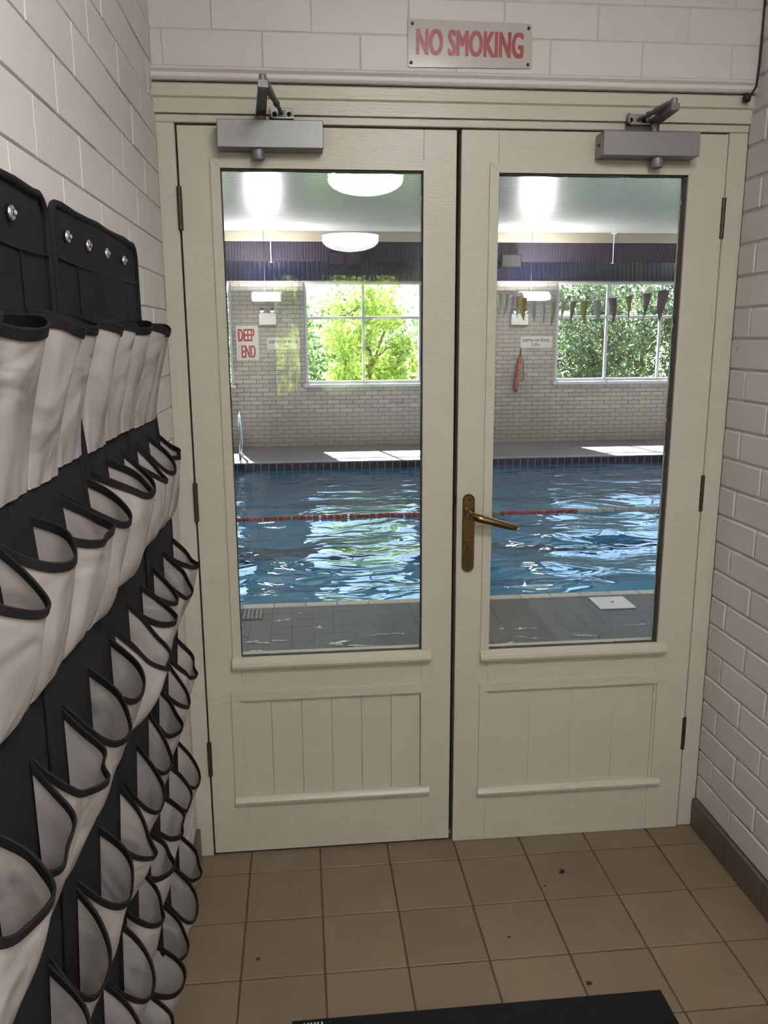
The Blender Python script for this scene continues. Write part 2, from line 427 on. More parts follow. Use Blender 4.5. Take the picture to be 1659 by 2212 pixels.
# ------------------------------------------------------------------ corridor shell
fl = structure('floor', MB().box(XL - 0.1, XR + 0.1, YE - 0.1, 0.02, -0.2, -0.004), 'grout', 'brown tiled corridor floor in front of the double doors', 'floor')
tc = {}
cols = sorted(set([XL] + [TX0 + i * TS for i in range(-1, 9) if XL < TX0 + i * TS < XR] + [XR]))
rows_ = sorted(set([0.012] + [TY0 - j * TS for j in range(0, 12)]))
for a, b in zip(cols[:-1], cols[1:]):
    for c, d in zip(rows_[:-1], rows_[1:]):
        k = (round(b - a, 3), round(d - c, 3))
        if k not in tc:
            L, H = (b - a) / 2 - 0.0022, (d - c) / 2 - 0.0022
            tc[k] = MB().cbox(-L, L, -H, H, -0.006, 0.0, 0.0012).mesh('floor_tile', 'tile')
        o = link('floor_tile', tc[k], fl); o.location = ((a + b) / 2, (c + d) / 2, random.uniform(-0.0006, 0))
# rest of the floor behind the camera: same tile, joined
mb = MB()
y = rows_[0]
while y > YE:
    y0 = max(y - TS, YE)
    for a, b in zip(cols[:-1], cols[1:]): mb.box(a + .0022, b - .0022, y0 + .0022, y - .0022, -0.006, -0.0003)
    y -= TS
o = mb.build('floor_tile_field', 'tile', fl); o['kind'] = 'stuff'

def brick_wall_children(parent, axis, plane, a0, a1, z0, z1, off, lim=300, L=0.24, H=0.0832, gap=0.004, D=0.0045, ch=0.0028):
    for (a, z, ln, h) in courses(a0, a1, z0, z1, L, H, off)[:lim]:
        me = brick_mesh(ln - gap, h - gap, D, axis, ch, 'wall')
        o = link('brick', me, parent)
        j = random.uniform(-0.0013, 0.0006)
        o.location = {'x': (plane + (j if axis == 'x+' else -j), a, z), 'y': (a, plane - j, z)}[axis[0]]

wl = structure('wall_left', MB().box(XL - 0.12, XL - 0.004, YE, 0.03, -0.1, ZC1 + 0.02), 'mortar', 'white painted brick wall on the left behind the pocket organizers', 'wall')
brick_wall_children(wl, 'x+', XL - 0.004, -1.95, 0.0, 0.0955, ZC1, 0.3, gap=0.0022, D=0.0036, ch=0.0016)
mb = MB()
for (a, z, ln, h) in courses(YE, -1.95, 0.0955, ZC1, 0.24, 0.0832, 0.1):
    mb.box(XL - 0.006, XL - 0.0005, a - ln / 2 + .002, a + ln / 2 - .002, z - h / 2 + .002, z + h / 2 - .002)
o = mb.build('brickwork', 'wall', wl); o['kind'] = 'stuff'
wr = structure('wall_right', MB().box(XR + 0.004, XR + 0.12, YE, 0.03, -0.1, ZC1 + 0.02), 'mortar', 'white painted brick wall on the right of the doors', 'wall')
brick_wall_children(wr, 'x-', XR + 0.004, -1.95, 0.0, 0.0955, ZC1, 0.75, gap=0.006, D=0.0055, ch=0.0036)
mb = MB()
for (a, z, ln, h) in courses(YE, -1.95, 0.0955, ZC1, 0.24, 0.0832, 0.4):
    mb.box(XR + 0.0005, XR + 0.006, a - ln / 2 + .002, a + ln / 2 - .002, z - h / 2 + .002, z + h / 2 - .002)
o = mb.build('brickwork', 'wall', wr); o['kind'] = 'stuff'
# wall over the doors
wf = structure('wall_front', MB().box(XL - 0.1, XR + 0.1, -0.026, 0.14, 2.166, ZC1 + 0.3), 'mortar', 'white painted brickwork above the double doors', 'wall')
brick_wall_children(wf, 'y-', -0.026, XL, XR, 2.166, ZC1, 0.62, gap=0.0018, D=0.0026, ch=0.0018)
# ledge course under the brickwork, rounded lower edge
lp = [(-0.034, 2.166), (-0.036, 2.160), (-0.028, 2.154), (-0.027, 2.146), (-0.034, 2.141), (-0.030, 2.137), (0.05, 2.137), (0.05, 2.166)]
tr = structure('trim_1', MB().prism(lp, 'x', XL - 0.02, XR + 0.02), 'wall', 'rounded white ledge running above the door head', 'ledge')
# skirting tiles
for side, x0, x1, nm, lab in ((1, XR - 0.011, XR + 0.01, 'baseboard_right', 'brown tiled skirting along the right brick wall'), (-1, XL - 0.01, XL + 0.011, 'baseboard_left', 'brown tiled skirting along the left wall behind the organizers')):
    b = structure(nm, MB().box(x0 + (0.003 if side > 0 else 0), x1 - (0 if side > 0 else 0.003), YE, 0.0, 0, 0.0925), 'grout', lab, 'skirting')
    me = MB().cbox(-0.0105, 0.0105, -0.1005, 0.1005, 0, 0.094, 0.0018).mesh('skirting_tile', 'skirt')
    for k in range(10):
        o = link('skirting_tile', me, b); o.location = ((x0 + x1) / 2, -0.105 - k * 0.2048, 0)
    mb = MB()
    for k in range(10, 36): mb.box(x0, x1, -0.105 - k * 0.2048 - 0.1005, -0.105 - k * 0.2048 + 0.1005, 0, 0.094)
    o = mb.build('skirting_tile_run', 'skirt', b); o['kind'] = 'stuff'
# ceilings and end wall
structure('ceiling', MB().box(XL - 0.12, XR + 0.12, YSTEP, 0.14, ZC1, ZC1 + 0.25).box(XL - 0.12, XR + 0.12, YE - 0.15, YSTEP, ZC2, ZC1 + 0.25), 'ceiling', 'plain pale ceiling of the corridor stepping down at the back', 'ceiling')
ew = MB()
EZ0, EZ1 = 0.86, 2.21
ew.box(XL - .12, XR + .12, YE - .12, YE, -.1, EZ0).box(XL - .12, XR + .12, YE - .12, YE, EZ1, ZC1)
ew.box(XL - .12, 0.0, YE - .12, YE, EZ0, EZ1).box(0.33, 0.54, YE - .12, YE, EZ0, EZ1)
structure('wall_back', ew, 'wall', 'end wall of the corridor with garden windows behind the camera', 'wall')
def window_unit(name, label, x0, x1, z0, z1, y, mulls, rail, face=-1, depth=0.05, fw=0.045, sill=None, lower_only=False):
    t = thing(name, label, 'window', ((x0 + x1) / 2, y, z0), kind='structure')
    f = MB()
    ya, yb = y - depth / 2, y + depth / 2
    f.box(x0, x0 + fw, ya, yb, z0, z1).box(x1 - fw, x1, ya, yb, z0, z1).box(x0 + fw, x1 - fw, ya, yb, z1 - fw, z1).box(x0 + fw, x1 - fw, ya, yb, z0, z0 + fw)
    at(f.build('window_frame', 'winframe'), t)
    xs = [x0 + fw] + list(mulls) + [x1 - fw]
    for mx in mulls:
        at(MB().cbox(mx - 0.018, mx + 0.018, ya + .005, yb - .005, z0 + fw, z1 - fw, 0.003).build('mullion', 'winframe'), t)
    for i in range(len(xs) - 1):
        a = xs[i] + (0.018 if i > 0 else 0); b = xs[i + 1] - (0.018 if i < len(xs) - 2 else 0)
        zz = [z0 + fw, z1 - fw]
        if rail:
            at(MB().cbox(a, b, ya + .008, yb - .008, rail - 0.02, rail + 0.02, 0.003).build('glazing_bar', 'winframe'), t)
            zz = [z0 + fw, rail - 0.02, rail + 0.02, z1 - fw]
        for q in range(0, len(zz), 2):
            at(MB().box(a, b, y - 0.002, y + 0.002, zz[q], zz[q + 1]).build('pane', 'wpane'), t)
    if sill:
        at(MB().cbox(x0 - 0.02, x1 + 0.02, y - sill, y + 0.02, z0 - 0.045, z0, 0.006).build('window_sill', 'winframe'), t)
    return t
window_unit('window_1', 'narrow garden window at the left end of the corridor end wall', 0.0, 0.33, EZ0, EZ1, YE - 0.06, [], None, fw=0.03)
window_unit('window_2', 'wide garden window at the right end of the corridor end wall', 0.54, XR, EZ0, EZ1, YE - 0.06, [], None, fw=0.03)

# ------------------------------------------------------------------ door frame
tf = thing('trim_2', 'cream painted frame around the glazed double doors', 'door frame', (0.72, 0.0, 0.0), kind='structure')
DL0, DL1, DR0, DR1 = 0.003, 0.7115, 0.7225, 1.4405
at(MB().cbox(XL - 0.002, -0.002, 0.0, 0.1, 0.0, 2.0465, 0.002).build('jamb', 'door'), tf)
at(MB().cbox(DR1 + 0.005, XR + 0.002, 0.0, 0.1, 0.0, 2.0465, 0.002).build('jamb', 'door'), tf)
at(MB().cbox(XL - 0.002, XR + 0.002, -0.002, 0.1, 2.0465, 2.066, 0.002).build('head', 'door_h'), tf)
hp = [(-0.012, 2.0665), (-0.010, 2.100), (-0.017, 2.104), (-0.020, 2.130), (-0.016, 2.134), (0.1, 2.134), (0.1, 2.0665)]
at(MB().prism(hp, 'x', XL - 0.002, XR + 0.002).build('head_moulding', 'door_h'), tf)
at(MB().box(XL, XR, -0.006, 0.09, 2.133, 2.1385).build('shadow_gap', 'dark'), tf)
# door stops behind the leaves (dark rebates)
at(MB().box(-0.004, 0.012, 0.046, 0.09, 0, 2.0465).box(DR1 - 0.008, DR1 + 0.007, 0.046, 0.09, 0, 2.0465).box(0, DR1, 0.046, 0.09, 2.036, 2.0465).build('door_stop', 'dark'), tf)

def leaf(name, x0, x1, zb, label, gx0, gx1, gz0, gz1, px0, px1, pz0, pz1, boards, yo):
    d = thing(name, label, 'door', ((x0 + x1) / 2, yo, 0), kind='structure')
    T = 0.044; zt = 2.0405
    P = lambda mb, n, m: at(mb.build(n, m), d)
    P(MB().cbox(x0, gx0 - 0.001, yo, yo + T, zb, zt, 0.0015), 'stile', 'door')
    P(MB().cbox(gx1 + 0.001, x1, yo, yo + T, zb, zt, 0.0015), 'stile', 'door')
    P(MB().cbox(gx0 - .001, gx1 + .001, yo + .0003, yo + T, gz1, zt, 0.001), 'top_rail', 'door_h')
    P(MB().cbox(gx0 - .001, gx1 + .001, yo + .0003, yo + T, pz1, gz0, 0.001), 'middle_rail', 'door_h')
    P(MB().cbox(gx0 - .001, gx1 + .001, yo + .0003, yo + T, zb, pz0, 0.001), 'bottom_rail', 'door_h')
    # glazing beads, mitred and standing proud, with the sloping sill bead below
    bw = 0.024
    P(MB().prism([(gx0 - bw, gz0), (gx0, gz0), (gx0, gz1), (gx0 - bw, gz1 + bw)], 'y', yo - 0.006, yo + 0.004), 'glazing_bead', 'door')
    P(MB().prism([(gx1, gz0), (gx1 + bw, gz0), (gx1 + bw, gz1 + bw), (gx1, gz1)], 'y', yo - 0.006, yo + 0.004), 'glazing_bead', 'door')
    P(MB().prism([(gx0 - bw + .0006, gz1 + bw), (gx0 + .0006, gz1), (gx1 - .0006, gz1), (gx1 + bw - .0006, gz1 + bw)], 'y', yo - 0.006, yo + 0.004), 'glazing_bead', 'door_h')
    sp = [(yo - 0.004, gz0 + 0.001), (yo - 0.012, gz0 - 0.004), (yo - 0.021, gz0 - 0.012), (yo - 0.023, gz0 - 0.021), (yo - 0.020, gz0 - 0.029), (yo, gz0 - 0.031), (yo + .004, gz0 + .001)]
    autosmooth(P(MB().prism(sp, 'x', gx0 - bw - 0.002, gx1 + bw + 0.002), 'glazing_sill', 'door_h'), 30)
    # putty line, ragged
    rnd = random.Random(name)
    mb = MB(); g = 0.005
    def ragged(a0, a1, n, fn):
        wk = 1.0
        for i in range(n):
            s, e = a0 + (a1 - a0) * i / n, a0 + (a1 - a0) * (i + 1) / n
            wk = 1.0 + (wk - 1.0) * 0.8 + rnd.uniform(-0.10, 0.10)
            fn(s, e, g * (wk if rnd.random() > 0.03 else wk * 0.7))
    ragged(gx0, gx1, 46, lambda s, e, t: mb.box(s, e, yo + .002, yo + .016, gz1 - t, gz1 + .0004))
    ragged(gz0, gz1, 110, lambda s, e, t: mb.box(gx0 - .0004, gx0 + t * .45, yo + .002, yo + .016, s, e))
    ragged(gz0, gz1, 110, lambda s, e, t: mb.box(gx1 - t * (.6 if yo >= 0 else 1.5), gx1 + .0004, yo + .002, yo + .016, s, e))
    ragged(gx0, gx1, 20, lambda s, e, t: mb.box(s, e, yo + .002, yo + .016, gz0 - .0004, gz0 + t * .5))
    P(mb, 'putty', 'seal')
    # glass: thin sheet, very slightly wedge shaped
    tb, tt = 0.004, 0.0082
    yg = yo + 0.014
    P(MB().add([(gx0 - .004, yg, gz0 - .004), (gx1 + .004, yg, gz0 - .004), (gx1 + .004, yg, gz1 + .004), (gx0 - .004, yg, gz1 + .004),
                (gx0 - .004, yg + tb, gz0 - .004), (gx1 + .004, yg + tb, gz0 - .004), (gx1 + .004, yg + tt, gz1 + .004), (gx0 - .004, yg + tt, gz1 + .004)],
               [(0, 1, 2, 3), (4, 7, 6, 5), (0, 4, 5, 1), (3, 2, 6, 7), (0, 3, 7, 4), (1, 5, 6, 2)]), 'pane', 'pane')
    # lower panel
    at(MB().box(px0 - .004, px1 + .004, yo + .010, yo + .03, pz0 - .004, pz1 + .004).build('panel_back', 'door'), d)
    if boards:
        n = 6; wd = (px1 - px0) / n
        for i in range(n):
            P(MB().cbox(px0 + i * wd + .0005, px0 + (i + 1) * wd - .0005, yo + .006, yo + .012, pz0, pz1, 0.0012), 'board', 'door')
    else:
        n = 4; wd = (px1 - px0) / n
        for i in range(n):
            P(MB().cbox(px0 + i * wd + .0001, px0 + (i + 1) * wd - .0001, yo + .006, yo + .012, pz0, pz1, 0.0004), 'board', 'door')
    b2 = 0.025
    P(MB().prism([(px0 - b2, pz0), (px0, pz0), (px0, pz1), (px0 - b2, pz1 + b2)], 'y', yo - 0.005, yo + 0.006), 'panel_bead', 'door')
    P(MB().prism([(px1, pz0), (px1 + b2, pz0), (px1 + b2, pz1 + b2), (px1, pz1)], 'y', yo - 0.005, yo + 0.006), 'panel_bead', 'door')
    P(MB().prism([(px0 - b2, pz1 + b2), (px0, pz1), (px1, pz1), (px1 + b2, pz1 + b2)], 'y', yo - 0.0065, yo + 0.006), 'panel_bead', 'door_h')
    sp = [(yo - 0.003, pz0 + 0.001), (yo - 0.011, pz0 - 0.004), (yo - 0.016, pz0 - 0.012), (yo - 0.014, pz0 - 0.020), (yo, pz0 - 0.022), (yo + .006, pz0 + .001)]
    autosmooth(P(MB().prism(sp, 'x', px0 - b2 - 0.001, px1 + b2 + 0.001), 'panel_sill', 'door_h'), 30)
    return d
d1 = leaf('door_1', DL0, DL1, 0.008, 'left cream door leaf with tall glass pane and boarded lower panel', 0.106, 0.624, 0.628, 1.9405, 0.0965, 0.6225, 0.190, 0.4965, True, 0.0)
d2 = leaf('door_2', DR0, DR1, 0.000, 'right cream door leaf with brass lever handle and plain lower panel', 0.8215, 1.334, 0.622, 1.937, 0.822, 1.343, 0.177, 0.494, False, -0.006)
# meeting rebate on the left leaf
at(MB().box(DL1 - 0.012, DL1 + 0.014, 0.045, 0.052, 0.01, 2.035).build('rebate_strip', 'dark'), d1)
at(MB().cbox(DL1 - 0.004, DL1 + 0.0085, 0.006, 0.02, 1.057, 1.082, 0.001).build('strike_plate', 'grey'), d1)
# hinges
def hinge(xh, zc, par):
    h = at(MB().cyl((xh, -0.005, zc - 0.053), (xh, -0.005, zc + 0.053), 0.0048, 12).build('hinge', 'hinge'), par); autosmooth(h)
    for k in range(5):
        z0 = zc - 0.053 + k * 0.0213
        o = MB().cyl((xh, -0.005, z0 + .0008), (xh, -0.005, z0 + 0.0203), 0.0062, 14).build('knuckle', 'hinge', h); autosmooth(o)
    MB().box(xh - 0.006, xh + 0.006, -0.0016, 0.0, zc - 0.053, zc + 0.053).build('hinge_leaf', 'hinge', h)
for z in (1.843, 1.083, 0.318): hinge(0.002, z, d1)
for z in (1.829, 1.073, 0.320): hinge(1.4405, z, d2)
# handle set
hy = -0.006
pl = [(0.0175 * math.cos(a), 0.0175 * math.sin(a) + 0.0955) for a in np.linspace(0, math.pi, 14)] + [(0.0175 * math.cos(a), 0.0175 * math.sin(a) - 0.0955) for a in np.linspace(math.pi, 2 * math.pi, 14)]
hx, hz = 0.7555, 0.976
pi_ = [(p * 0.84, q * 0.975) for p, q in pl]
mb = MB(); n = len(pl)
mb.add([(hx + p, hy, hz + q) for p, q in pl] + [(hx + p, hy - 0.006, hz + q) for p, q in pl] + [(hx + p, hy - 0.010, hz + q) for p, q in pi_],
       [tuple(range(2 * n, 3 * n))] + [(i, (i + 1) % n, n + (i + 1) % n, n + i) for i in range(n)] + [(n + i, n + (i + 1) % n, 2 * n + (i + 1) % n, 2 * n + i) for i in range(n)])
hp_ = at(mb.build('handle_plate', 'brass'), d2); autosmooth(hp_, 25)
path = [(0.756, hy - 0.008, 1.034), (0.756, hy - 0.022, 1.034), (0.758, hy - 0.036, 1.0335), (0.766, hy - 0.046, 1.031), (0.785, hy - 0.050, 1.026), (0.82, hy - 0.050, 1.016), (0.855, hy - 0.049, 1.0055), (0.878, hy - 0.047, 0.999), (0.884, hy - 0.046, 0.997)]
lv = MB().tube(path, [0.0125, 0.0115, 0.0112, 0.0115, 0.0118, 0.0112, 0.0102, 0.0092, 0.006], 16).build('lever', 'brass', hp_, True); autosmooth(lv, 50)
MB().lathe([(0.016, 0.0), (0.016, -0.006), (0.0135, -0.009)], (0.756, hy - 0.009, 1.034), 24, 'y').build('rose', 'brass', hp_)
kc = MB().lathe([(0.0085, 0), (0.0085, -0.004), (0.007, -0.0055)], (0.756, hy - 0.0095, 0.948), 20, 'y'); kc.box(0.7515, 0.7605, hy - 0.0145, hy - 0.0095, 0.925, 0.948)
kc.build('lock_cylinder', 'brass', hp_)
for z in (1.075, 0.886): MB().lathe([(0.0042, 0), (0.0042, -0.0012), (0.003, -0.002)], (0.756, hy - 0.0098, z), 14, 'y').build('screw', 'hinge', hp_)

# ------------------------------------------------------------------ door closers
def closer(label, x0, x1, z0, z1, yo, pivot, elbow, shoe, knobx, ze):
    t = thing('door_closer', label, 'door closer', ((x0 + x1) / 2, yo, z0), group='overhead door closers')
    P = lambda mb, n, m: at(mb.build(n, m), t)
    yb = yo - 0.062
    P(MB().cbox(x0, x1, yb, yo - 0.0005, z0, z1, 0.0016), 'body', 'closer')
    o = P(MB().lathe([(0.0165, 0.001), (0.0165, -0.020), (0.0145, -0.024), (0.0115, -0.025)], (knobx, yo - 0.036, z0), 28), 'valve_cap', 'closer'); autosmooth(o)
    P(MB().lathe([(0.0035, 0.0), (0.0035, -0.0015)], (x0 - 0.0, yo - 0.03, (z0 + z1) / 2), 12, 'x'), 'end_screw', 'grey')
    pv = Vector((pivot[0], pivot[1], z1)); el = Vector(elbow); sh = Vector(shoe)
    o = P(MB().lathe([(0.012, -0.002), (0.012, ze - z1 + 0.004)], (pv.x, pv.y, z1), 20), 'spindle', 'closer_dark'); autosmooth(o)
    # main arm: flat bar
    a = Vector((pv.x, pv.y, ze)); b = Vector((el.x, el.y, ze + 0.004)); dr = (b - a).normalized(); sd = dr.cross(Vector((0, 0, 1))).normalized()
    q = MB(); wd0, wd1, th = 0.0125, 0.0105, 0.0075
    pts = []
    for p, wdt in ((a - dr * 0.014, wd0), (b + dr * 0.010, wd1)):
        for su, sz in ((-1, -1), (1, -1), (1, 1), (-1, 1)): pts.append(p + sd * su * wdt + Vector((0, 0, sz * th)))
    q.add(pts, [(0, 1, 2, 3), (4, 7, 6, 5), (0, 4, 5, 1), (1, 5, 6, 2), (2, 6, 7, 3), (3, 7, 4, 0)])
    P(q, 'main_arm', 'closer_dark')
    o = P(MB().lathe([(0.0085, -0.008), (0.0085, 0.018), (0.0075, 0.021)], (b.x, b.y, b.z), 18), 'elbow_pin', 'closer'); autosmooth(o)
    # forearm: forged arm tapering into a threaded rod
    c = Vector((b.x, b.y, b.z + 0.012)); e = Vector((sh.x, sh.y - 0.022, sh.z))
    k1 = c.lerp(e, 0.45); k2 = c.lerp(e, 0.60); k3 = c.lerp(e, 0.63); k4 = c.lerp(e, 0.70)
    o = P(MB().tube([c, c.lerp(e, 0.08), c.lerp(e, 0.3), k1, k2, k3, k3.lerp(k4, .3), k4, k4.lerp(e, .1), e], [0.0085, 0.0095, 0.0090, 0.0082, 0.0058, 0.0055, 0.0078, 0.0078, 0.0046, 0.0046], 12), 'forearm', 'closer_dark'); autosmooth(o, 40)
    s = MB().cbox(sh.x - 0.028, sh.x + 0.028, yo - 0.020, yo - 0.014, sh.z - 0.014, sh.z + 0.014, 0.001)
    s.box(sh.x - 0.028, sh.x + 0.028, yo - 0.034, yo - 0.016, sh.z - 0.014, sh.z - 0.0105).box(sh.x - 0.028, sh.x - 0.0255, yo - 0.034, yo - 0.016, sh.z - 0.014, sh.z + 0.014)
    s.box(sh.x + 0.0255, sh.x + 0.028, yo - 0.030, yo - 0.016, sh.z - 0.014, sh.z + 0.010)
    sb = P(s, 'shoe', 'closer')
    at(MB().cbox(e.x - 0.009, e.x + 0.009, e.y - 0.003, yo - 0.016, e.z - 0.008, e.z + 0.008, 0.001).build('shoe_lug', 'closer_dark'), t)
    for dx in (-0.019, 0.017): at(MB().lathe([(0.0055, 0), (0.0055, -0.003), (0.004, -0.004)], (sh.x + dx, yo - 0.020, sh.z - 0.001), 14, 'y').build('shoe_screw', 'grey'), t)
    return t
closer('silver door closer on the left door leaf, beside the left wall', 0.107, 0.366, 1.978, 2.0425, 0.0, (0.214, -0.036), (0.2285, -0.262), (0.266, 0.0, 2.066), 0.205, 2.062)
closer('silver door closer on the right door leaf, above its pane', 1.0765, 1.333, 1.972, 2.031, -0.006, (1.2195, -0.042), (1.216, -0.160), (1.180, 0.0, 2.067), 1.231, 2.060)

# ------------------------------------------------------------------ sign over the door
sg = thing('no_smoking_sign', 'white enamel sign with red NO SMOKING lettering above the doors', 'sign', (0.7365, -0.030, 2.175))
def rrect(x0, x1, z0, z1, r, n=5):
    out = []
    for cx, cz, a0 in ((x1 - r, z1 - r, 0), (x0 + r, z1 - r, 90), (x0 + r, z0 + r, 180), (x1 - r, z0 + r, 270)):
        for k in range(n + 1):
            a = math.radians(a0 + 90 * k / n); out.append((cx + r * math.cos(a), cz + r * math.sin(a)))
    return out
sgp = [(0.5835, 2.2855), (0.886, 2.2825), (0.891, 2.279), (0.8945, 2.1835), (0.891, 2.180), (0.585, 2.1765), (0.5805, 2.180), (0.579, 2.282)]
at(MB().prism(sgp, 'y', -0.0335, -0.0315).build('plate', 'sign'), sg)
t = text_mesh('NO SMOKING', 0.082, 'redw', bold=0.0021, xs=0.515, spacing=1.02)
o = at(link('lettering', t), sg); o.location = (0.7355, -0.0338, 2.2330); o.rotation_euler = (0, math.radians(0.6), 0)
for p in ((0.5905, 2.2745), (0.883, 2.2715), (0.5875, 2.1865), (0.8835, 2.1885)):
    at(MB().lathe([(0.0042, 0), (0.0042, -0.0015), (0.0025, -0.003)], (p[0], -0.0332, p[1]), 12, 'y').build('screw', 'hinge'), sg)

# cable in the right corner
cb = thing('corner_cable', 'thin black cable running down the top right corner to a black knob', 'cable', (1.485, -0.03, 2.12))
at(MB().tube([(1.4945, -0.036, 2.66), (1.4935, -0.037, 2.45), (1.4945, -0.036, 2.30), (1.492, -0.037, 2.20), (1.487, -0.040, 2.15), (1.475, -0.040, 2.131), (1.470, -0.038, 2.126)], 0.0028, 8).build('cord', 'cable', None, True), cb)
at(MB().lathe([(0.002, -0.012), (0.008, -0.009), (0.0105, 0.0), (0.008, 0.009), (0.002, 0.012)], (1.466, -0.036, 2.123), 16).build('knob', 'cable', None, True), cb)

# ------------------------------------------------------------------ corridor ceiling lights
for i, (x, yy, zc, lab) in enumerate(((0.80, -1.98, ZC1, 'round dome ceiling light nearest the double doors'), (0.797, -3.96, ZC1, 'round dome ceiling light behind the camera, mirrored high in the left pane'), (0.806, -5.94, ZC2, 'round dome ceiling light by the garden windows, mirrored lower in the left pane'))):
    t = thing('ceiling_light', lab, 'ceiling light', (x, yy, zc), group='dome lights along the corridor ceiling')
    at(MB().lathe([(0.285, 0.0), (0.285, -0.018), (0.272, -0.026)], (x, yy, zc), 48).build('rim', 'white'), t)
    prof = [(0.272 * math.cos(a), -0.026 - 0.105 * math.sin(a)) for a in np.linspace(0, math.pi / 2 - 0.02, 7)]
    at(MB().lathe(prof, (x, yy, zc), 32).build('diffuser', 'dome', None, True), t)

